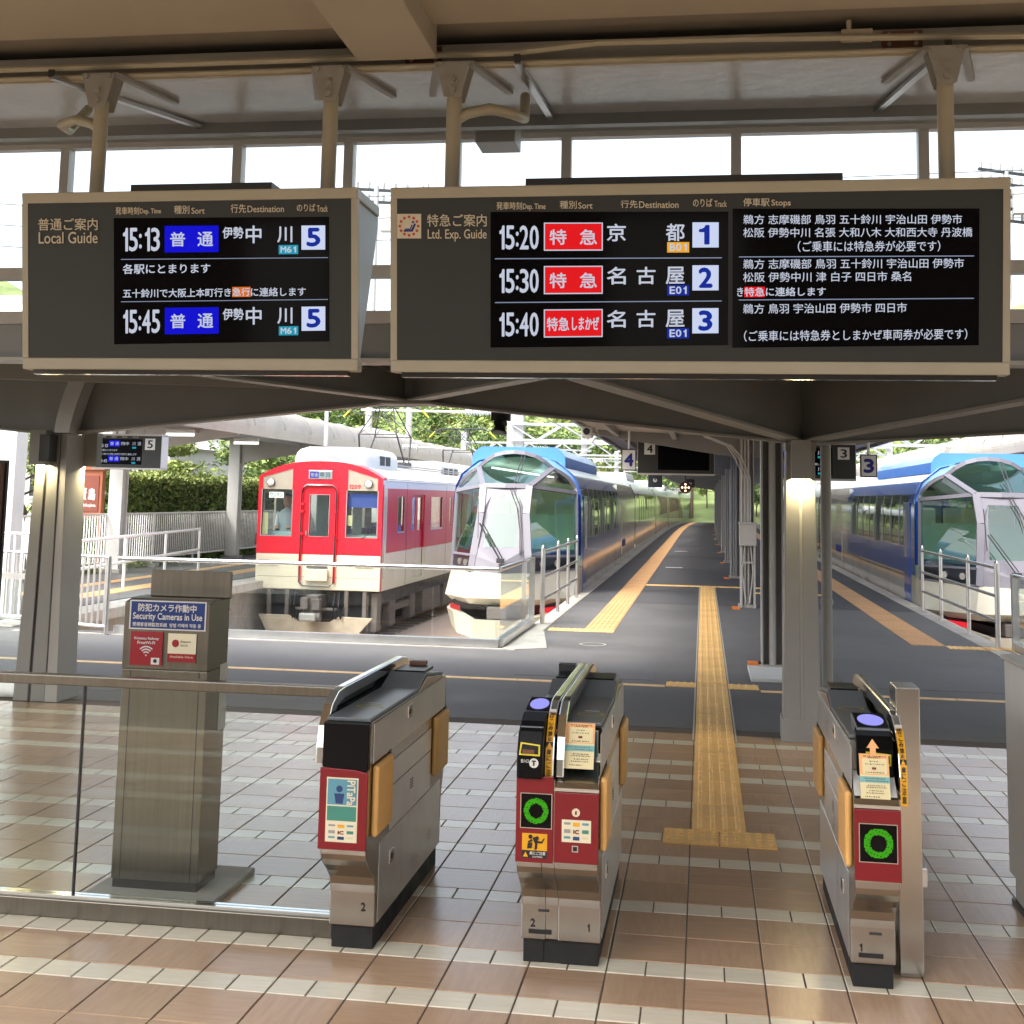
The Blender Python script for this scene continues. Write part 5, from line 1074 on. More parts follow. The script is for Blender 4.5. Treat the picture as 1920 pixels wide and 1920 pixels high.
MB().ring(R).build('roof', m_troof, rt_, smooth=True); MB().tube([(TX1+.005, TY+.3, 2.085), (TX1+.005, TY+39, 2.085)], .02, 6).build('rain_gutter', m_twhite, rt_)
def acbox(y0, y1, w, z1, mt, slant=.25):
    o = MB().ring([[(TC+a*w, y, z) for a, z in ((-1, 2.3), (1, 2.3), (1, z1-.16), (.82, z1), (-.82, z1), (-1, z1-.16))] for y in (y0, y1)]).build('roof_unit', mt, rt_, bevel=.04)
    for i in range(3): MB().box(TC+w, TC+w+.006, y0+.3+i*.7, y0+.8+i*.7, z1-.36, z1-.18).build('grille', m_under, o)
    return o
R = []
for y_, w_, h_ in ((.5, .62, .62), (.56, .72, .80), (.72, .79, .94), (1.0, .82, 1.0), (3.2, .82, 1.0)):
    R.append([(TC+a*w_, TY+y_, 2.3+z*h_) for a, z in ((-1, 0), (-1, .24), (-.96, .36), (-.86, .44), (-.7, .48), (.7, .48), (.86, .44), (.96, .36), (1, .24), (1, 0))])
ac_ = MB().ring(R).build('roof_unit', m_twhite, rt_, smooth=True)
for i in range(2): MB().box(TC+.815, TC+.828, TY+1.6+i*.5, TY+2.0+i*.5, 2.42, 2.62).build('grille', m_under, ac_)

for i in range(5): acbox(TY+8.5+i*3.2, TY+10.9+i*3.2, .75, 2.72, m_troof)
def panto(y, par, zr=2.5, h=1.15, cx=TC, w=.55):
    p = MB(); z0 = zr+.12
    for sx in (-1, 1):
        for sy in (-1, 1):
            p.tube([(cx+sx*w, y+sy*.25, z0), (cx+sx*w*.85, y+sy*.75, z0+h*.48)], .022, 6); p.tube([(cx+sx*w*.85, y+sy*.75, z0+h*.48), (cx+sx*w*.35, y+sy*.08, z0+h)], .015, 6)
    for sy in (-1, 1):
        p.tube([(cx-w*.85, y+sy*.75, z0+h*.48), (cx+w*.85, y+sy*.75, z0+h*.48)], .014, 6); p.tube([(cx-w*.85, y+sy*.75, z0+h*.48), (cx+w*.35, y+sy*.08, z0+h)], .009, 5); p.tube([(cx+w*.85, y+sy*.75, z0+h*.48), (cx-w*.35, y+sy*.08, z0+h)], .009, 5)
    for sy in (-.12, .12): p.tube([(cx-.9, y+sy, z0+h-.06), (cx-.7, y+sy, z0+h+.03), (cx+.7, y+sy, z0+h+.03), (cx+.9, y+sy, z0+h-.06)], .02, 6)
    for sx in (-1, 1): p.tube([(cx+sx*.9, y, z0+h-.06), (cx+sx*1.08, y, z0+h-.24)], .02, 6, 1)
    p.box(cx-w-.05, cx+w+.05, y-.35, y-.25, zr, zr+.12); p.box(cx-w-.05, cx+w+.05, y+.25, y+.35, zr, zr+.12)
    for k in range(3): p.tube([(cx-.3+.3*k, y-.2, zr), (cx-.3+.3*k, y-.2, zr+.16)], .05, 8)
    return p.build('pantograph', [m_under, m_ylw], par)
panto(TY+5.2, rt_, 2.46, 1.35); panto(TY+15.2, rt_, 2.46, 1.35)
for i in range(2): MB().bar((TC+.75, TY+3.4, 2.42+.05*i), (TC+.75, TY+30, 2.42+.05*i), .03, .03).build('roof_cable', m_grey, rt_)
# running gear
cpl = MB(); cpl.box(TC-.13, TC+.13, FY-.28, FY+.3, -.58, -.24); cpl.box(TC-.2, TC-.05, FY-.4, FY-.2, -.5, -.28); cpl.box(TC+.02, TC+.18, FY-.36, FY-.2, -.52, -.30); cpl.tube([(TC-.2, FY-.3, -.66), (TC+.2, FY-.3, -.66)], .09, 12); cpl.box(TC-.45, TC+.45, FY-.05, FY+.05, -.55, -.50); cpl.build('coupler', m_underL, rt_, bevel=.01)
MB().box(TC-.22, TC+.12, FY-.42, FY-.30, -.74, -.58).build('coupler_cover', m_grey, rt_, bevel=.03)
MB().prism([(TX0+.12, -.66), (TC-.55, -.66), (TC-.35, -.78), (TC+.3, -.78), (TC+.5, -.66), (TX1-.12, -.68), (TX1-.4, -1.0), (TX0+.3, -1.0)], 'y', FY-.05, FY+.02).build('snow_plough', m_plough, rt_, bevel=.008)
for x in (-1.0, -.62, .62, 1.0): MB().box(TC+x-.04, TC+x+.04, FY+.02, FY+.10, -.7, -.15).build('plough_bracket', m_underL, rt_)
MB().box(TX0+.2, TX1-.2, FY+.45, FY+.5, -1.0, -.16).build('dark_backing', m_under, rt_)  # added dark sheet, deepens the dark under the train front
for dx in (-.5, -.42, .4, .5): MB().tube([(TC+dx, FY-.02, -.2), (TC+dx, FY-.14, -.45), (TC+dx+.05, FY-.10, -.7), (TC+dx+.08, FY+.02, -.5)], .02, 6).build('brake_hose', m_black, rt_, smooth=True)
for y_ in (2.2, 6.5, 8.5, 12.1, 14.1, 19.45): MB().box(TX1, TX1+.0025, TY+y_-.006, TY+y_+.006, -.14, 2.05).build('panel_seam', m_under, rt_)
MB().box(TX0+.05, TX1-.05, FY-.0045, FY-.003, .10, .106).build('panel_seam', m_under, rt_)
MB().box(TX1-.012, TX1+.003, TY+19.3, TY+19.6, -.15, 2.1).build('car_gap', m_dark, rt_)
MB().box(TX0+.15, TX1-.15, FY+.3, FY+39, -.45, -.15).build('underframe', m_under, rt_)
for k, y in enumerate((TY+1.5, TY+14, TY+21, TY+33.5)):
    bg_ = MB().box(TC-1.0, TC+1.0, y-.1, y+2.6, -.75, -.5).build('bogie', m_under, rt_, bevel=.03)
    for dy in (.3, 2.2):
        for sx in (-.53, .53): MB().tube([(TC+sx-.06, y+dy, -.70), (TC+sx+.06, y+dy, -.70)], .40, 20).build('wheel', m_under, bg_, smooth=True)
        MB().box(TX1-.35, TX1-.15, y+dy-.25, y+dy+.25, -.98, -.45).build('axle_box', m_underL, bg_, bevel=.03)
    MB().box(TX1-.3, TX1-.18, y, y+2.5, -.7, -.55).build('side_frame', m_underL, bg_, bevel=.02)
for y, w, z in ((TY+4.6, 2.0, -.95), (TY+7, 2.8, -.98), (TY+10.2, 2.6, -.9), (TY+25, 3, -.95)): MB().box(TX1-.55, TX1-.12, y, y+w, z, -.42).build('equipment_box', m_underL, rt_, bevel=.02)
MB().box(TX1-.2, TX1-.08, FY+.15, FY+.5, -.95, -.2).build('step_iron', m_underL, rt_)
# ---- driver seen through the left windscreen
m_skin = M('skin', s(196, 150, 122), .5); m_shirt = M('shirt', s(214, 222, 226), .7); m_trou = M('trousers', s(40, 44, 56), .8)
px, py = WL[0]+.30, FY+.75
pe = root('person', (px, py, -.05), 'person in a pale uniform shirt standing inside the cab of the red train', 'person')
def limb(pts, nm, mt, par):
    mb = MB(); R = []
    P = [Vector(p[:3]) for p in pts]; n = 12
    for i, p in enumerate(P):
        d = (P[min(i+1, len(P)-1)]-P[max(i-1, 0)]).normalized(); a = d.cross(Vector((0, 1, .01))).normalized(); b_ = d.cross(a); rx, ry = pts[i][3], pts[i][4]
        R.append([p+a*rx*math.cos(6.2832*t/n)+b_*ry*math.sin(6.2832*t/n) for t in range(n)])
    return mb.ring(R).build(nm, mt, par, smooth=2)
limb([(px, py, .86, .17, .12), (px, py, 1.0, .16, .11), (px, py-.01, 1.2, .18, .12), (px, py-.01, 1.36, .20, .12), (px, py, 1.43, .13, .09), (px, py, 1.47, .06, .06), (px, py-.02, 1.52, .065, .07), (px, py-.03, 1.58, .08, .10), (px, py-.03, 1.66, .085, .105), (px, py-.02, 1.73, .06, .08), (px, py-.02, 1.76, .01, .01)], 'body', [m_shirt], pe)
limb([(px, py-.02, 1.50, .06, .07), (px, py-.035, 1.56, .082, .10), (px, py-.035, 1.66, .088, .108), (px, py-.02, 1.70, .09, .11)], 'face', m_skin, pe); limb([(px, py-.02, 1.68, .095, .115), (px, py-.01, 1.76, .07, .09), (px, py-.01, 1.78, .01, .01)], 'cap', m_trou, pe)
for sg in (-1, 1):
    limb([(px+sg*.18, py, 1.39, .06, .06), (px+sg*.22, py-.02, 1.18, .05, .05), (px+sg*.17, py-.16, 1.08, .04, .04)], 'sleeve', m_shirt, pe); limb([(px+sg*.17, py-.16, 1.08, .035, .035), (px+sg*.12, py-.26, 1.07, .03, .03), (px+sg*.11, py-.32, 1.07, .04, .02), (px+sg*.10, py-.38, 1.06, .015, .01)], 'hand', m_skin, pe)
    limb([(px+sg*.09, py, .9, .09, .10), (px+sg*.09, py, .45, .07, .08), (px+sg*.09, py, .0, .05, .06)], 'trouser_leg', m_trou, pe)

# ================= BLUE EXPRESS TRAINS =================
m_blue = M('express_blue', s(44, 104, 200), .16, var=.04, vs=.8, coat=.9); m_blueroof = M('express_roof_blue', s(74, 130, 212), .3, var=.04, vs=1, coat=.4)
m_pearl = M('express_pearl', s(224, 220, 206), .2, var=.03, vs=.8, coat=.8); m_nose = M('express_white', s(196, 192, 174), .3, var=.03, vs=1, coat=.4)
m_lav = M('express_lavender', s(108, 106, 114), .38, .1); m_eglass = GLASS('express_glass', (.50, .80, .76), 1.9, (.80, 1, 1)); m_eglassd = GLASS('express_side_glass', (.30, .42, .38), 1.5)
m_fglass = GLASS('express_front_glass', (.60, .80, .80), 1.8, (.92, 1, 1)); m_roofgl = M('express_roof_light', s(214, 222, 232), .25, coat=.5)
m_int = M('express_interior', s(200, 206, 180), .6); m_int2 = M('express_seat', s(220, 214, 190), .7); m_gold = M('express_gold', s(206, 160, 90), .25, .5, coat=.5)
EC = -3.6
m_sglass = GLASS('express_cab_glass', (.60, .82, .74), 1.75)
m_uglass = GLASS('express_upper_glass', (.52, .84, .84), 2.5, (.62, .94, .98))
m_brow = M('express_brow', s(112, 152, 208), .3, coat=.4)
m_lin = M('express_lining', s(232, 236, 232), .6)
def express(lab):
    r = root('blue_express_train', (EC, 24.4, -1.1), lab, 'train', 'blue and white express trains')
    P = lambda x, y, z: Vector((EC+x, y, z))
    # key points (right half; mirrored for left)
    def K(sg):
        return dict(T0=P(0, 24.10, 2.66), Ta=P(sg*.2, 24.11, 2.645), T1=P(sg*.40, 24.14, 2.59), Tb=P(sg*.57, 24.19, 2.49), T2=P(sg*.72, 24.25, 2.36), Tc=P(sg*.88, 24.34, 2.285), T3=P(sg*1.02, 24.42, 2.18), Td=P(sg*1.10, 24.47, 2.07), T4=P(sg*1.14, 24.5, 1.97), D0=P(0, 23.10, 2.0), D1=P(sg*.43, 23.14, 2.0), D2=P(sg*1.17, 24.38, 1.90),
                    S0=P(0, 22.42, .60), S1=P(sg*.50, 22.62, .74), S1b=P(sg*.42, 22.86, 1.5), S2=P(sg*1.20, 24.32, .70), H1=P(sg*.53, 22.55, .46), H2=P(sg*1.215, 24.30, .46), V0=P(0, 22.38, .44),
                    N0=P(0, 22.22, .02), N1=P(sg*.62, 22.42, .0), N2=P(sg*1.22, 23.7, -.04), N3=P(sg*1.25, 24.35, -.05), B2=P(sg*1.25, 24.3, -.45))
    KL, KR = K(-1), K(1)
    for sg, k in ((-1, KL), (1, KR)):
        dk = sg > 0
        MB().poly([k['D1'], k['D2'], k['T4'], k['Td'], k['T3'], k['Tc'], k['T2']]).build('upper_side_window', m_sglass, r)
        MB().poly([k['S1'], k['S2'], k['D2'], k['D1'], k['S1b']]).build('side_window', m_sglass, r)
        hp = MB().poly([k['H1'], k['H2'], k['S2'], k['S1']]).build('headlight_panel', m_black, r)
        for t in (.25, .55): c_ = k['H1'].lerp(k['H2'], t)*.5+k['S1'].lerp(k['S2'], t)*.5; MB().tube([c_, c_+Vector((sg*.03, -.03, 0))], .06, 12).build('headlight', m_trim, hp)
        fr = MB()
        for a, c_, w in (('T0', 'Ta', .06), ('Ta', 'T1', .06), ('T1', 'Tb', .06), ('Tb', 'T2', .06), ('T2', 'Tc', .055), ('Tc', 'T3', .055), ('T3', 'Td', .055), ('Td', 'T4', .055), ('T4', 'D2', .06), ('D2', 'S2', .06), ('S2', 'H2', .05), ('T2', 'D1', .08), ('D1', 'D2', .06), ('D0', 'D1', .07), ('D1', 'S1b', .10), ('S1b', 'S1', .10), ('S1', 'H1', .09), ('S1', 'S2', .04), ('H1', 'H2', .03)):
            fr.bar(k[a], k[c_], w*1.25, w*.6, 0, (0, -1, .3))
        fr.build('window_frame', m_lav, r)
        # white lower nose, facetted
        nz = MB(); nz.poly([k['V0'], k['H1'], k['N1'], k['N0']]); nz.poly([k['H1'], k['H2'], k['N2'], k['N1']]); nz.poly([k['H2'], P(sg*1.26, 24.5, .46), k['N3'], k['N2']]); nz.poly([P(sg*1.26, 24.5, .46), k['N3'], P(sg*1.262, 24.9, -.5), P(sg*1.262, 24.9, .5)])
        nz.poly([k['N0'], k['N1'], P(sg*.55, 22.62, -.12), P(0, 22.5, -.12)]); nz.poly([k['N1'], k['N2'], P(sg*1.1, 23.75, -.14), P(sg*.55, 22.62, -.12)])
        nz.build('nose_shell', m_nose, r, ns=False)
        # lower bumper lip
        bo = [(0, 22.10), (.45, 22.18), (.85, 22.62), (1.12, 23.4), (1.22, 24.3)]; tp = [(sg*a, y, -.36 if i < 2 else -.26) for i, (a, y) in enumerate(bo)]; bt = [(sg*a*.93, y+.10, -.74+.05*i) for i, (a, y) in enumerate(bo)]; inn = [(sg*a*.86, y+.16, -.36 if i < 2 else -.26) for i, (a, y) in enumerate(bo)]
        bm2 = MB()
        for i in range(4):
            bm2.poly([P(*tp[i]), P(*tp[i+1]), P(*bt[i+1]), P(*bt[i])]); bm2.poly([P(*tp[i]), P(*inn[i]), P(*inn[i+1]), P(*tp[i+1])]); bm2.poly([P(*bt[i]), P(*bt[i+1]), P(*inn[i+1])]); bm2.poly([P(*bt[i]), P(*inn[i+1]), P(*inn[i])])
        bm2.build('bumper', m_nose, r)
        MB().poly([P(sg*.72, 22.62, -.25), P(sg*1.02, 23.22, -.25), P(sg*1.02, 23.22, -.16), P(sg*.72, 22.62, -.16)]).build('tail_light', m_tail, r)
    MB().poly([P(-.52, 22.7, -.4), P(.52, 22.7, -.4), P(1.0, 23.4, -.4), P(1.0, 23.4, -.1), P(.5, 22.7, -.1), P(-.5, 22.7, -.1), P(-1, 23.4, -.1), P(-1, 23.4, -.4)]).build('coupler_recess', m_black, r)
    MB().box(EC-.18, EC+.18, 22.3, 22.8, -.36, -.14).build('coupler', m_underL, r, bevel=.02)
    # centre: lavender panel with a glass inset
    L_, R_ = KL, KR; i0 = lambda a, c_, t: a.lerp(c_, t)
    q = [i0(L_['D1'], L_['S1b'], .35), i0(R_['D1'], R_['S1b'], .35), i0(R_['S1b'], R_['S1'], .80), i0(L_['S1b'], L_['S1'], .80)]
    c1, c2 = i0(q[0], q[1], .2), i0(q[0], q[1], .8); c3, c4 = i0(q[3], q[2], .80), i0(q[3], q[2], .16)
    pn = MB(); pn.poly([L_['D1'], R_['D1'], q[1], c2, c1, q[0]]); pn.poly([R_['D1'], R_['S1b'], q[1]]); pn.poly([q[1], R_['S1b'], R_['S1'], q[2], c3, c2]); pn.poly([L_['S1b'], L_['D1'], q[0]]); pn.poly([L_['S1'], L_['S1b'], q[0], c1, c4, q[3]]); pn.poly([L_['S1'], q[3], c4, c3, q[2], R_['S1'], L_['S0']]); pn.poly([L_['S1'], L_['S0'], L_['V0'], L_['H1']]); pn.poly([R_['S0'], R_['S1'], R_['H1'], R_['V0']])
    pn.build('front_panel', m_lav, r, ns=False)
    MB().poly([c1, c2, c3, c4]).build('windscreen', m_fglass, r)
    MB().poly([L_['D1'], R_['D1'], R_['T2'], R_['Tb'], R_['T1'], R_['Ta'], R_['T0'], L_['Ta'], L_['T1'], L_['Tb'], L_['T2']]).build('upper_windscreen', m_uglass, r)
    w = MB(); a0 = P(.02, 22.36, .70); w.bar(a0, P(-.38, 22.52, 1.32), .025, .02); w.bar(a0+Vector((.05, 0, .02)), P(-.33, 22.54, 1.33), .018, .015); w.bar(P(-.42, 22.6, 1.75), P(-.40, 22.5, 1.05), .012, .012); w.box(a0.x-.05, a0.x+.09, a0.y-.03, a0.y+.02, a0.z-.07, a0.z+.01); w.build('wiper', m_dark, r)
    w = MB()
    for dx in (0, .06): w.tube([P(.16+dx, 24.0, 2.6), P(.14+dx, 23.2, 2.05), P(.10+dx, 23.02, 1.92), P(.24+dx, 22.9, 1.62), P(.33+dx*.6, 22.72, 1.2), P(.36+dx*.5, 22.55, .78)], .010, 6)
    w.build('washer_pipe', m_dark, r, smooth=True)
    # cab interior
    MB().prism([(EC+a, b_) for a, b_ in ((-.42, 22.95), (.42, 22.95), (1.08, 24.15), (1.14, 24.9), (.35, 24.9), (-.35, 24.9), (-1.14, 24.9), (-1.08, 24.15))], 'z', .0, .80).build('driver_desk', M('desk_dark', (.02, .025, .025), .4), r, bevel=.05)
    for sg in (-1, 1): MB().box(EC+sg*1.235-.01, EC+sg*1.235+.01, 24.65, 35.5, -.15, .97).build('wall_lining', m_int, r)
    al_ = [(-1.12, 2.10), (-1.02, 2.24), (-.74, 2.44), (-.40, 2.55), (0, 2.59), (.40, 2.55), (.74, 2.44), (1.02, 2.24), (1.12, 2.10)]
    MB().ring([[P(a, y_, z) for a, z in al_] for y_ in (24.5, 35.5)], 0, closed=False).build('ceiling_lining', m_lin, r, smooth=2)
    MB().box(EC-1.2, EC+1.2, 35.52, 35.57, -.15, 2.2).build('cabin_bulkhead', m_int, r)
    MB().box(EC-1.1, EC+1.1, 26.2, 26.25, -.1, 1.45).build('cab_partition', m_int, r); MB().box(EC-1.15, EC+1.15, 24.6, 36, -.15, -.1).build('cabin_floor', m_int, r)
    for i in range(3):
        for x in (-.75, .75): MB().box(EC+x-.28, EC+x+.28, 26.8+i*2.2, 26.95+i*2.2, .2, 1.75).build('seat_back', m_int2, r, bevel=.05)
    MB().box(EC-.6, EC-.56, 25, 35.4, 2.36, 2.39).build('ceiling_light', EM('cabin_light', (1, .9, .7), 1.5) if 'cabin_light' not in bpy.data.materials else bpy.data.materials['cabin_light'], r)
    # body: sections along the curve
    def sect(hwid, y, c=0):
        h = [(1.0, -.55), (1.0, -.2), (1.0, .5), (1.0, 1.1), (.995, 1.75), (.96, 2.05), (.88, 2.26), (.70, 2.45), (.42, 2.6), (0, 2.66)]
        return h
    prof_h = [(.94, -.55), (1.0, -.25), (1.0, .5), (1.0, 1.0), (.995, 1.75), (.965, 2.0), (.88, 2.24), (.62, 2.50), (.33, 2.60), (0, 2.64)]
    def shell(y0, y1, mats, i0_, i1_, nm, par=None, sides=(-1, 1), hwid=1.265, step=4., taper0=None):
        o = None
        for sg in sides:
            mb = MB(); n = max(1, int((y1-y0)/step)); R = []
            for j in range(n+1):
                Y = y0+(y1-y0)*j/n; c = curve_off(Y)*1.0; hh = hwid if not (taper0 and j == 0) else taper0
                R.append([(EC+c+sg*hh*a, Y, z) for a, z in prof_h[i0_:i1_+1]])
            mb.ring(R, 0, closed=False); o = mb.build(nm, mats, r, smooth=True, ns=False)
        return o
    BE = 35.6
    # front car: tall windows cut through the blue band
    wy = [25.35+i*1.18 for i in range(9)]
    shell(24.9, 44, m_pearl, 0, 2, 'side_lower'); shell(24.5, BE, m_blue, 2, 3, 'side_band')
    for i in range(9):
        a = wy[i-1]+1.0 if i else 24.5; c_ = wy[i] if i < 8 else BE
        shell(a, c_, m_blue, 3, 5, 'window_pier')
    shell(24.5, BE, m_blue, 5, 6, 'cant_rail'); 
    for i in range(8):
        shell(wy[i], wy[i]+1.0, m_eglassd, 3, 5, 'tall_window', hwid=1.255)
    shell(24.5, 44, m_roofgl, 6, 9, 'roof')
    fa = [(-.93, 2.40), (-.92, 2.60), (-.86, 2.70), (-.74, 2.78), (.74, 2.78), (.86, 2.70), (.92, 2.60), (.93, 2.40)]
    lo_ = [(.93, 2.40), (.78, 2.50), (.42, 2.61), (0, 2.645), (-.42, 2.61), (-.78, 2.50), (-.93, 2.40)]
    fm_ = MB(); fm_.ring([[P(a, y, z) for a, z in fa] for y in (24.62, 32)], 0, closed=False); fm_.poly([P(a, 24.62, z) for a, z in fa+lo_[1:-1]]); fm_.poly([P(a, 32, z) for a, z in fa+lo_[1:-1]]); fm_.build('roof_fairing', m_blueroof, r)
    tA = [KL[k_] for k_ in ('S2', 'D2', 'T4', 'Td', 'T3', 'Tc', 'T2', 'Tb', 'T1', 'Ta', 'T0')]+[KR[k_] for k_ in ('Ta', 'T1', 'Tb', 'T2', 'Tc', 'T3', 'Td', 'T4', 'D2', 'S2')]
    hb_ = [(1.0, .70), (.995, 1.85), (.965, 2.0), (.93, 2.12), (.88, 2.24), (.77, 2.36), (.62, 2.50), (.48, 2.56), (.33, 2.60), (.16, 2.63), (0, 2.64)]
    tB = [P(-1.265*a, 24.6, z) for a, z in hb_]+[P(1.265*a, 24.6, z) for a, z in hb_[:-1][::-1]]
    bw_ = MB(); bw_.ring([tA[1:-1], tB[1:-1]], 0, closed=False); bw_.build('roof_brow', m_brow, r, ns=False, smooth=2)
    for q_ in ((0, 1), (-1, -2)): MB().poly([tA[q_[0]], tA[q_[1]], tB[q_[1]], tB[q_[0]]]).build('cab_corner', m_blue, r)
    MB().box(EC+1.262, EC+1.272, 24.98, 25.75, -.3, 1.85).build('cab_door', m_blue, r); MB().box(EC+1.272, EC+1.29, 25.5, 25.56, .8, 1.7).build('door_handle', m_trim, r)
    MB().box(EC-1.272, EC-1.262, 24.98, 25.75, -.3, 1.85).build('cab_door', m_blue, r); MB().box(EC-1.29, EC-1.272, 25.5, 25.56, .8, 1.7).build('door_handle', m_trim, r)
    shell(35.6, 44, m_pearl, 2, 6, 'side_panel', hwid=1.264)
    for sg in (-1, 1):
        MB().box(*sorted((EC+sg*1.264, EC+sg*1.272)), 37.0, 38.4, .2, 1.75).build('passenger_door', m_pearl, r); MB().box(*sorted((EC+sg*1.266, EC+sg*1.274)), 37.1, 38.6, .42, .62).build('blue_flash', m_seatb, r)
        mb = MB(); R = []
        for j in range(20):
            Y = 25+j*3.6; c = curve_off(Y); R.append([(EC+c+sg*1.268, Y, .42), (EC+c+sg*1.268, Y, .47)])
        mb.ring(R, 0, closed=False, cap=False).build('gold_line', m_gold, r, ns=False)
        for Y in (28, 31.2, 34.4, 36.6, 40.2): MB().box(*sorted((EC+sg*1.2655, EC+sg*1.2675)), Y-.006, Y+.006, -.5, .49).build('panel_seam', m_under, r)
    # following cars
    y = 44.0
    for car in range(4):
        a, c_ = y+.35, y+19.4
        shell(a, c_, m_pearl, 0, 3, 'side_lower'); shell(a, c_, m_roofgl, 5, 9, 'roof')
        n = 10; yy = a
        for i in range(n):
            w0 = a+1.6+i*1.62; shell(yy, w0, m_pearl, 3, 5, 'window_pier'); shell(w0, w0+1.35, m_eglassd, 3, 5, 'side_window', hwid=1.255); yy = w0+1.35
        shell(yy, c_, m_pearl, 3, 5, 'window_pier')
        cc = curve_off((a+c_)/2); mb = MB(); mb.ring([[(EC+cc+q*.8, Y, z) for q, z in ((-1, 2.5), (1, 2.5), (.9, 2.8), (-.9, 2.8))] for Y in (a+3, a+8)]); mb.build('roof_unit', m_greyl, r, bevel=.05)
        c0 = curve_off(y); MB().box(EC+c0-1.1, EC+c0+1.1, y-.05, y+.4, -.4, 2.3).build('gangway_bellows', m_dark, r)
        y += 19.6
    MB().box(EC-1.0, EC+1.0, 25.5, 60, -.9, -.5).build('underframe', m_under, r)
    for yb in (26.5, 39.5):
        bg2 = MB().box(EC-.9, EC+.9, yb, yb+2.4, -.85, -.6).build('bogie', m_under, r)
        for dy in (.3, 2.1):
            for sx in (-.53, .53): MB().tube([(EC+sx-.06, yb+dy, -.70), (EC+sx+.06, yb+dy, -.70)], .40, 16).build('wheel', m_under, bg2)
    return r
ex1 = express('blue and white express train with a glazed nose, left of the island platform')
ex2 = copy_tree(ex1, (5.15, 24.4, -1.1), 'blue and white express train with a glazed nose, right of the island platform')
# ================= GREENERY AND BACKGROUND =================
def leafmat(name, col, v=.35):
    m = M(name, col, .55, var=v, vs=1.3, rnd=.12); p = m.node_tree.nodes['Principled BSDF']
    return m
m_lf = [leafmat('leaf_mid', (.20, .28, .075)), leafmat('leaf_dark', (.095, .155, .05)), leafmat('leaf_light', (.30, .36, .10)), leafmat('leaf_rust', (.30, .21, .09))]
m_bark = M('bark', s(104, 88, 72), .9, var=.3, vs=6, bump=.5, bs=25)
def leaves(mb, blobs, n, size, rg, mats=(0, 1, 2), flat=.0):
    for _ in range(n):
        c, r = rg.choice(blobs); 
        while True:
            d = Vector((rg.uniform(-1, 1), rg.uniform(-1, 1), rg.uniform(-1, 1)))
            if .05 < d.length <= 1: break
        d = d.normalized()*(rg.random()**.4); p = Vector(c)+Vector((d.x*r[0], d.y*r[1], d.z*r[2]))
        u = Vector((rg.uniform(-1, 1), rg.uniform(-1, 1), rg.uniform(-.5, .5))).normalized(); w = Vector((rg.uniform(-1, 1), rg.uniform(-1, 1), rg.uniform(-.3, 1))).cross(u).normalized(); sz = size*rg.uniform(.6, 1.3)
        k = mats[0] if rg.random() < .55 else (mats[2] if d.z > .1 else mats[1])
        mb.poly([p-u*sz, p-w*sz*.45, p+u*sz, p+w*sz*.45], k)
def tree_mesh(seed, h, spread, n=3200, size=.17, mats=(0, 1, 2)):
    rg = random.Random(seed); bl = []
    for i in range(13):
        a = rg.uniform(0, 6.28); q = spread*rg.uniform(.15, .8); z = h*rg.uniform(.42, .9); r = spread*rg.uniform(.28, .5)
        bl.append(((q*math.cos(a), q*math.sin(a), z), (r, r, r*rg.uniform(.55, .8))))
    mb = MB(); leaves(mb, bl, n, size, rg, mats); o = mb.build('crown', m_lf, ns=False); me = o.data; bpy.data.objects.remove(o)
    tb = MB(); tb.tube([(0, 0, 0), (rg.uniform(-.1, .1), 0, h*.3), (rg.uniform(-.3, .3), rg.uniform(-.2, .2), h*.75)], .045*h*.6, 8, r2=.03)
    for c, r in bl[:7]: tb.tube([(0, 0, h*rg.uniform(.25, .5)), (c[0]*.5, c[1]*.5, c[2]*.8), c], .05, 5, r2=.015)
    o = tb.build('trunk', m_bark, ns=False); me2 = o.data; bpy.data.objects.remove(o)
    return me, me2
TV = [tree_mesh(1, 7, 2.9), tree_mesh(2, 8.5, 3.2, mats=(1, 1, 0)), tree_mesh(3, 6, 2.6, mats=(2, 0, 2)), tree_mesh(4, 7.5, 3.0, mats=(0, 1, 3)), tree_mesh(5, 9, 2.8, mats=(0, 1, 2))]
# wooded hill
hill = MB(); gx = []
def hz(x, y):
    return -1.4+max(0, (y-100)/120)**1.1*34*(1+.18*math.sin(x*.035+1)+.1*math.sin(x*.11))*min(1, max(.12, (abs(x-22)-4)/40+.25)) if y > 100 else -1.4
NX, NY = 40, 14
for j in range(NY):
    gx.append([(-220+i*11, 96+j*11, hz(-220+i*11, 96+j*11)) for i in range(NX)])
hill.ring(gx, 0, closed=False)
hill.build('hill', M('hill_green', (.20, .26, .09), .9, var=.4, vs=.3, bump=.8, bs=2), kind='structure', smooth=True)
rg = random.Random(11); TN = 0; nm = ['leafy tree', 'dark evergreen tree', 'yellow-green tree', 'rust-leaved tree', 'tall mixed green tree']
ROW = ['the front row', 'the second row', 'the third row', 'the fourth row', 'the fifth row', 'the top row']
ZONE = lambda u: [n for l, n in ((640, 'local platform canopy'), (760, 'first pantograph'), (880, 'second pantograph'), (1010, 'left express roof'), (1200, 'lattice gantry'), (1420, 'island platform end'), (1640, 'right pillar'), (9999, 'right express'))if u < l][0]
def add_tree(x, y, z, sc_, k, lab, grp):
    r = root('tree', (x, y, z), lab, 'tree', grp); r.scale = (sc_, sc_, sc_*rg.uniform(.9, 1.15)); r.rotation_euler.z = rg.uniform(0, 6.28)
    for me, n_ in zip(TV[k], ('crown', 'trunk')):
        o = bpy.data.objects.new(n_, me); COL.objects.link(o); o.parent = r
spots = []
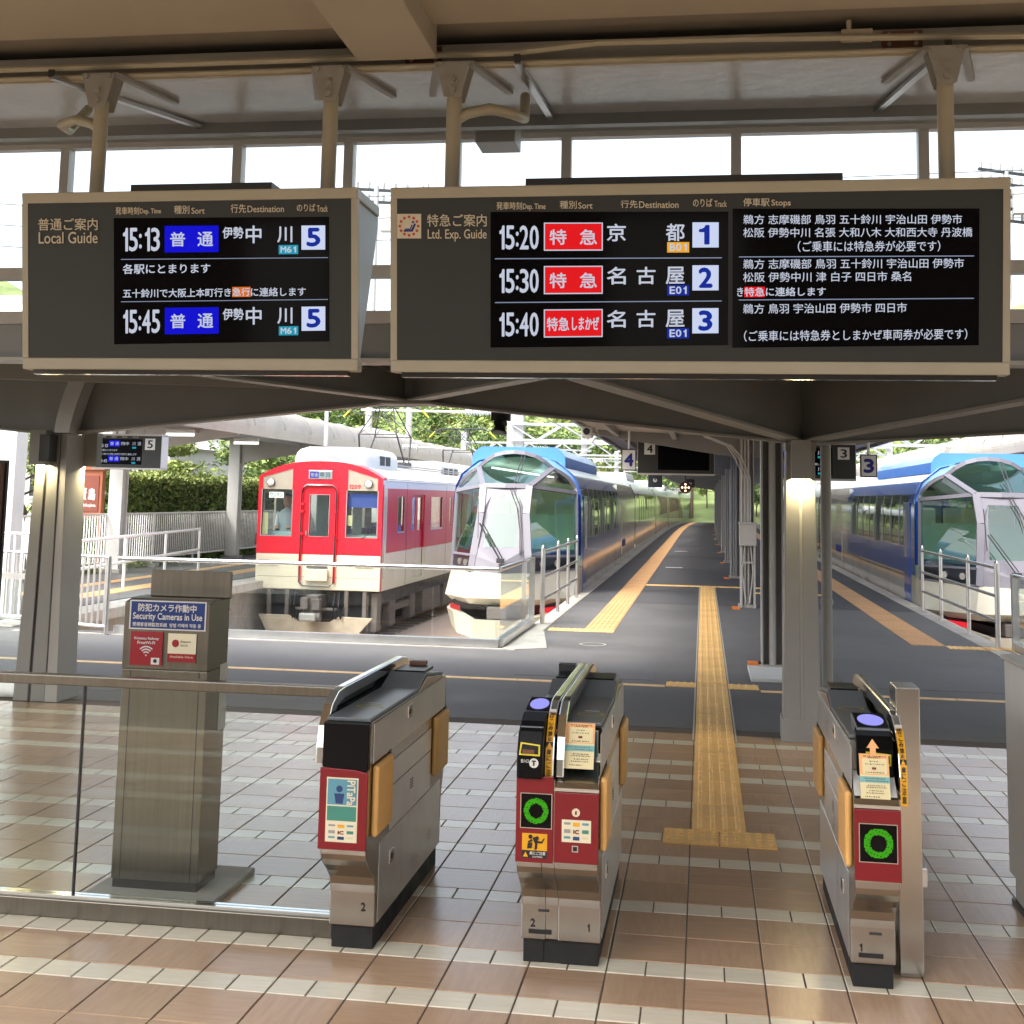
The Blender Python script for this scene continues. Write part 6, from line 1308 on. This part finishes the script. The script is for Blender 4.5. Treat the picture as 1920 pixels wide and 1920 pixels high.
for j in range(6):
    for i in range(22):
        y = 92+j*15+rg.uniform(-4, 4); u = 520+i*66+rg.uniform(-25, 25)
        x = (u-1318)/2358*y
        if 1215 < u < 1420 and j < 1: continue
        spots.append((x, y, hz(x, y)))
for x, y, z in spots:
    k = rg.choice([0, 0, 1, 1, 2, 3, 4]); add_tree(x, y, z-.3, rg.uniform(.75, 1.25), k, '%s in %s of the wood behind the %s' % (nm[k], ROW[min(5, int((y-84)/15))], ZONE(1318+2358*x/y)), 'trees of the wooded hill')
# trees behind the hedge and at the left
for k, (x, y, v, sc_, lab) in enumerate(((-17.5, 34, 2, .62, 'bright leafy tree behind the hedge, left of the red train roof'), (-19.5, 27, 0, .75, 'leafy tree seen left of the left pillar'), (-23, 30, 1, .85, 'dark tree beyond the road at the far left'), (-27, 36, 4, 1.0, 'tall tree beyond the road at the far left edge'), (-16.5, 44, 0, .6, 'leafy tree behind the canopy columns'), (-21, 48, 3, .9, 'rust tinged tree behind the white houses'), (-26, 52, 1, 1.1, 'dark tall tree behind the white houses'), (12, 70, 0, 1.1, 'leafy tree right of the right-hand canopy'), (7.6, 116, 2, .7, 'bright tree at the far end of the island platform'), (4.6, 113, 0, .5, 'leafy tree closing the view at the platform end'), (.3, 114, 2, .55, 'yellow-green tree on the bank beyond the platform end'), (-2.2, 117, 0, .6, 'leafy tree on the bank left beyond the platform end'), (2.6, 119, 4, .55, 'tall mixed tree on the bank right beyond the platform end'))):
    add_tree(x, y, hz(x, y)-.4 if y > 100 else -.6, sc_, v, lab, 'trees round the station')
# clipped hedge
def hedge(x0, x1, y0, y1, z0, z1, n, lab):
    r = root('hedge', ((x0+x1)/2, y0, z0), lab, 'hedge'); rg2 = random.Random(5)
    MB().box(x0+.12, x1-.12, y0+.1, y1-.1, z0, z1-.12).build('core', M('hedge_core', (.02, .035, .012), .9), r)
    mb = MB()
    for _ in range(n):
        f = rg2.random(); a, b_, c = rg2.random(), rg2.random(), rg2.random()
        if f < .58: yy = y0+(y1-y0)*a**1.5; p = Vector((x1-.14*abs(rg2.gauss(0, .6))+.06*math.sin(yy*2.3)+.04*math.sin(yy*5.1+b_*3), yy, z0+(z1-z0)*b_))
        elif f < .84: yy = y0+(y1-y0)*b_**1.5; p = Vector((x0+(x1-x0)*a, yy, z1-.12*abs(rg2.gauss(0, .7))+.07*math.sin(yy*1.7)+.05*math.sin(yy*4.3+a*4)+(.12*rg2.random() if rg2.random() < .12 else 0)))
        else: p = Vector((x0+(x1-x0)*a, y0+.12*abs(rg2.gauss(0, .6)), z0+(z1-z0)*b_))
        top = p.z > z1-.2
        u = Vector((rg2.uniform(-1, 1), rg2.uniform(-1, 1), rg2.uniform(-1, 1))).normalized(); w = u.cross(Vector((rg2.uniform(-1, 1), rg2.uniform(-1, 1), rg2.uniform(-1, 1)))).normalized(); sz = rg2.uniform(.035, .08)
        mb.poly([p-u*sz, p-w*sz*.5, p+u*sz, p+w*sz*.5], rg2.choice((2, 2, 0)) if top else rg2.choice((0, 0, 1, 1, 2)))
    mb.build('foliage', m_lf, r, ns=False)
hedge(-14.6, -13.2, 27.4, 46, 0, 2.12, 42000, 'long clipped green hedge behind the white bar fence')
hg = MB(); rg3 = random.Random(3)
for _ in range(9000):
    x = rg3.uniform(-13.2, -12.75); y = 22+24*rg3.random()**1.4; p = Vector((x, y, .02+.16*rg3.random())); u = Vector((rg3.uniform(-1, 1), rg3.uniform(-1, 1), rg3.uniform(0, 1))).normalized(); w = u.cross(Vector((0, .3, 1))).normalized(); hg.poly([p-u*.05, p-w*.02, p+u*.06, p+w*.02], rg3.choice((0, 1, 2)))
hg.build('ground_cover', m_lf, kind='stuff', label='low green ground cover at the foot of the bar fence', ns=False)
def weed(x, y, z, n, h, lab):
    mb = MB(); g = random.Random(int(x*100))
    for _ in range(n):
        a = g.uniform(0, 6.28); q = g.uniform(0, h*.45); p = Vector((x+q*math.cos(a), y+q*math.sin(a), z+g.uniform(.1, 1)*h)); u = Vector((math.cos(a), math.sin(a), g.uniform(-.2, .6))).normalized(); w = u.cross(Vector((0, 0, 1))).normalized(); mb.poly([p, p+u*.05-w*.03, p+u*.13, p+u*.05+w*.03], 0 if g.random() < .6 else 2)
    r = root('weed', (x, y, z), lab, 'weed', 'weeds between the tracks'); mb.build('leaves', m_lf, r, ns=False); MB().tube([(x, y, z), (x, y, z+h*.8)], .008, 5).build('stem', m_lf[1], r)
weed(-5.85, 22.2, -1.25, 90, .42, 'leafy weed growing in the ballast between the two trains'); weed(-5.0, 19.3, -1.25, 70, .16, 'low weed in the ballast before the blue nose')
# cloud-pruned pines
for k, (x, y, lab) in enumerate(((-15.2, 33, 'cloud-pruned garden pine behind the hedge beside the second column'), (-16.8, 29, 'cloud-pruned garden pine above the hedge under the small board'))):
    r = root('garden_pine', (x, y, 0), lab, 'tree', 'garden pines behind the hedge'); g = random.Random(k+20); bl = []
    for i in range(9): a = g.uniform(0, 6.28); q = g.uniform(.4, 1.5); bl.append(((x+q*math.cos(a), y+q*math.sin(a), 1.9+i*.17), (.65, .65, .2)))
    mb = MB(); leaves(mb, bl, 5000, .07, g, (2, 0, 2)); mb.build('crown', m_lf, r, ns=False); tb = MB(); tb.tube([(x, y, 0), (x+.3, y, 1.2), (x-.2, y, 2.2), (x, y, 3.4)], .13, 8, r2=.04)
    for c, q in bl: tb.tube([(x, y, c[2]-.4), ((x+c[0])/2, (y+c[1])/2, c[2]-.15), c], .04, 5, r2=.015)
    tb.build('trunk', m_bark, r)
# road and white houses beyond the hedge
struct(MB().box(-60, -16.8, 10, 90, -1.3, .012), 'road', M('pale_road', (.36, .36, .35), .9, var=.08, vs=.7))
struct(MB().box(-90, -26, 20, 110, -1.2, .4), 'verge', M('verge_grass', (.12, .20, .045), .95, var=.3, vs=2))
def house(x0, x1, y0, y1, h, lab):
    r = root('house', ((x0+x1)/2, y0, 0), lab, 'building', 'white houses beyond the hedge')
    MB().box(x0, x1, y0, y1, 0, h).build('wall', m_white, r); MB().prism([(x0-.4, h), (x1+.4, h), ((x0+x1)/2, h+1.4)], 'y', y0-.4, y1+.4).build('roof', m_greyl, r)
    for i in range(2):
        a = x0+(x1-x0)*(.2+.4*i); w = MB().box(a, a+1.2, y0-.04, y0-.002, h*.45, h*.45+1.1).build('window', m_dark, r); MB().box(a-.06, a+1.26, y0-.07, y0-.041, h*.45-.08, h*.45).build('sill', m_white, w)
house(-25, -18.5, 42, 50, 3.3, 'low white house behind the hedge and the garden pine'); house(-18, -13.8, 58, 66, 3.6, 'white house far behind the second canopy column')
# brown station sign
sg = root('station_sign', (-13.2, 26, 0), 'brown wooden station name sign standing before the hedge', 'sign')
m_wood = M('sign_wood', s(158, 92, 62), .6, var=.1, vs=4)
MB().box(-13.62, -12.98, 26.0, 26.06, 1.15, 2.2).build('panel', m_wood, sg, bevel=.01); MB().box(-13.55, -13.05, 25.985, 26.0, 1.3, 2.08).build('inset', M('sign_wood_dark', s(128, 66, 50), .6), sg)
for x in (-13.6, -13.08): MB().box(x, x+.09, 26.07, 26.16, 0, 2.3).build('post', m_wood, sg)
MB().box(-13.68, -12.92, 25.95, 26.2, 2.2, 2.27).build('cap', m_wood, sg)
fs = lambda x, y, k: Vector((x, 25.98-k, -y))
text('lettering', '賢', sg, m_white, fs, -13.48, -13.32, -1.80, -1.55, .008); text('lettering', '島', sg, m_white, fs, -13.28, -13.12, -1.80, -1.55, .008); text('lettering', 'Kashikojima', sg, m_white, fs, -13.5, -13.1, -1.47, -1.38, .003)
# ---------------- overhead line ----------------
m_galv = M('galvanised', s(158, 160, 162), .5, .2, var=.06)
def gantry(y, lab, x0=-11.5, x1=8.5, z0=3.85, z1=4.4):
    r = root('catenary_gantry', (-1.5, y, -1.2), lab, 'gantry', 'lattice gantries over the tracks'); c = curve_off(y)
    for z in (z0, z1):
        for dy in (0, .5): MB().bar((x0+c, y+dy, z), (x1+c, y+dy, z), .07, .07).build('chord', m_galv, r)
    mb = MB(); n = int((x1-x0)/.8)
    for i in range(n):
        a = x0+c+i*.8
        for dy in (0, .5): mb.bar((a, y+dy, z0 if i % 2 else z1), (a+.8, y+dy, z1 if i % 2 else z0), .045, .045)
    mb.build('lacing', m_galv, r)
    for x in (x0, x1, -5.65): MB().box(x+c-.13, x+c+.13, y+.1, y+.4, -1.3, z1+.5).build('mast', m_galv, r)
    for x in (-7.74, -3.6, 5.15):
        MB().tube([(x+c-1.6, y+.2, z0-.25), (x+c+.2, y+.2, z0-.3)], .03, 6).build('registration_arm', m_galv, r); ins = MB()
        for q in range(7): ins.tube([(x+c-1.6+q*.07, y+.2, z0-.25), (x+c-1.57+q*.07, y+.2, z0-.25)], .07, 8)
        ins.build('insulator', m_white, r)
gantry(38.5, 'nearest white lattice gantry above the blue express roof', -5.9, 8.6, 3.55, 4.05); gantry(60, 'second white lattice gantry above the blue express'); gantry(82, 'third white lattice gantry farther along the curve')
hb = root('tension_insulator_arm', (-6, 31, 3.9), 'long white tube with ribbed insulators hanging across above the tracks', 'insulator arm')
mb = MB(); mb.tube([(-8.6, 31, 3.92), (-1.8, 31, 3.85)], .028, 8); mb.build('tube', m_white, hb)
for x0_ in (-5.9, -4.6):
    mb = MB()
    for q in range(12): mb.tube([(x0_+q*.07, 31, 3.9), (x0_+.035+q*.07, 31, 3.9)], .085, 10)
    mb.build('insulator', m_white, hb)
MB().tube([(-9.5, 31, 3.0), (-9.5, 31, 6)], .05, 8).build('mast', m_white, hb)
for k, x in enumerate((-7.74, -3.6, 5.15)):
    w = root('contact_wire', (x, 30, 3.65), 'overhead contact wire above the '+('red train', 'left express', 'right express')[k], 'wire', 'overhead wires')
    mb = MB(); pts = [(x+curve_off(Y), Y, 3.62) for Y in range(26, 130, 8)]; mb.tube(pts, .009, 5); mb.tube([(a, b_, 4.3+.1*math.sin(b_)) for a, b_, c in pts], .009, 5); mb.build('wire', m_wire, w)
# utility poles seen through the window band
def upole(x, y, h, rot_z, n, lab):
    r = root('utility_pole', (x, y, -1.3), lab, 'utility pole', 'utility poles beyond the station roof'); r2 = .12
    MB().tube([(x, y, -1.3), (x, y, h)], .13, 10, r2=.09).build('pole', m_greyl, r, smooth=True)
    c, s_ = math.cos(rot_z), math.sin(rot_z)
    for k in range(n):
        z = h-.15-.42*k; arm = MB().bar((x-1.15*c, y-1.15*s_, z), (x+1.15*c, y+1.15*s_, z), .09, .09).build('crossarm', m_dark, r)
        mb = MB()
        for t in (-1.05, -.65, -.25, .25, .65, 1.05): mb.tube([(x+t*c, y+t*s_, z+.04), (x+t*c, y+t*s_, z+.26)], .05, 6)
        mb.build('insulators', m_grey, arm)
    MB().box(x+.2, x+.75, y-.2, y+.2, h-1.6, h-.7).build('transformer', m_greyl, r)
upole(-11.1, 41, 12.3, .3, 2, 'utility pole with crossarms seen between the two departure boards'); upole(-10.9, 46, 13.3, -.9, 2, 'utility pole with one slanted crossarm above the left end of the long board'); upole(-17.2, 32, 9.2, .2, 2, 'utility pole with crossarms above the left end of the short board'); upole(10.2, 44, 13.3, .5, 5, 'utility pole with many crossarms above the right end of the long board')
for k, z in enumerate((9.9, 9.3, 8.7)):
    MB().tube([(-40, 33, z+1.5), (-17.2, 32, z-.4), (-9, 32, z-.2), (7.3, 32, z+.2), (30, 33, z+.6)], .012, 4).build('power_line', m_wire, label=('highest', 'middle', 'lowest')[k]+' power line crossing the sky behind the window band', cat='wire', group='power lines')
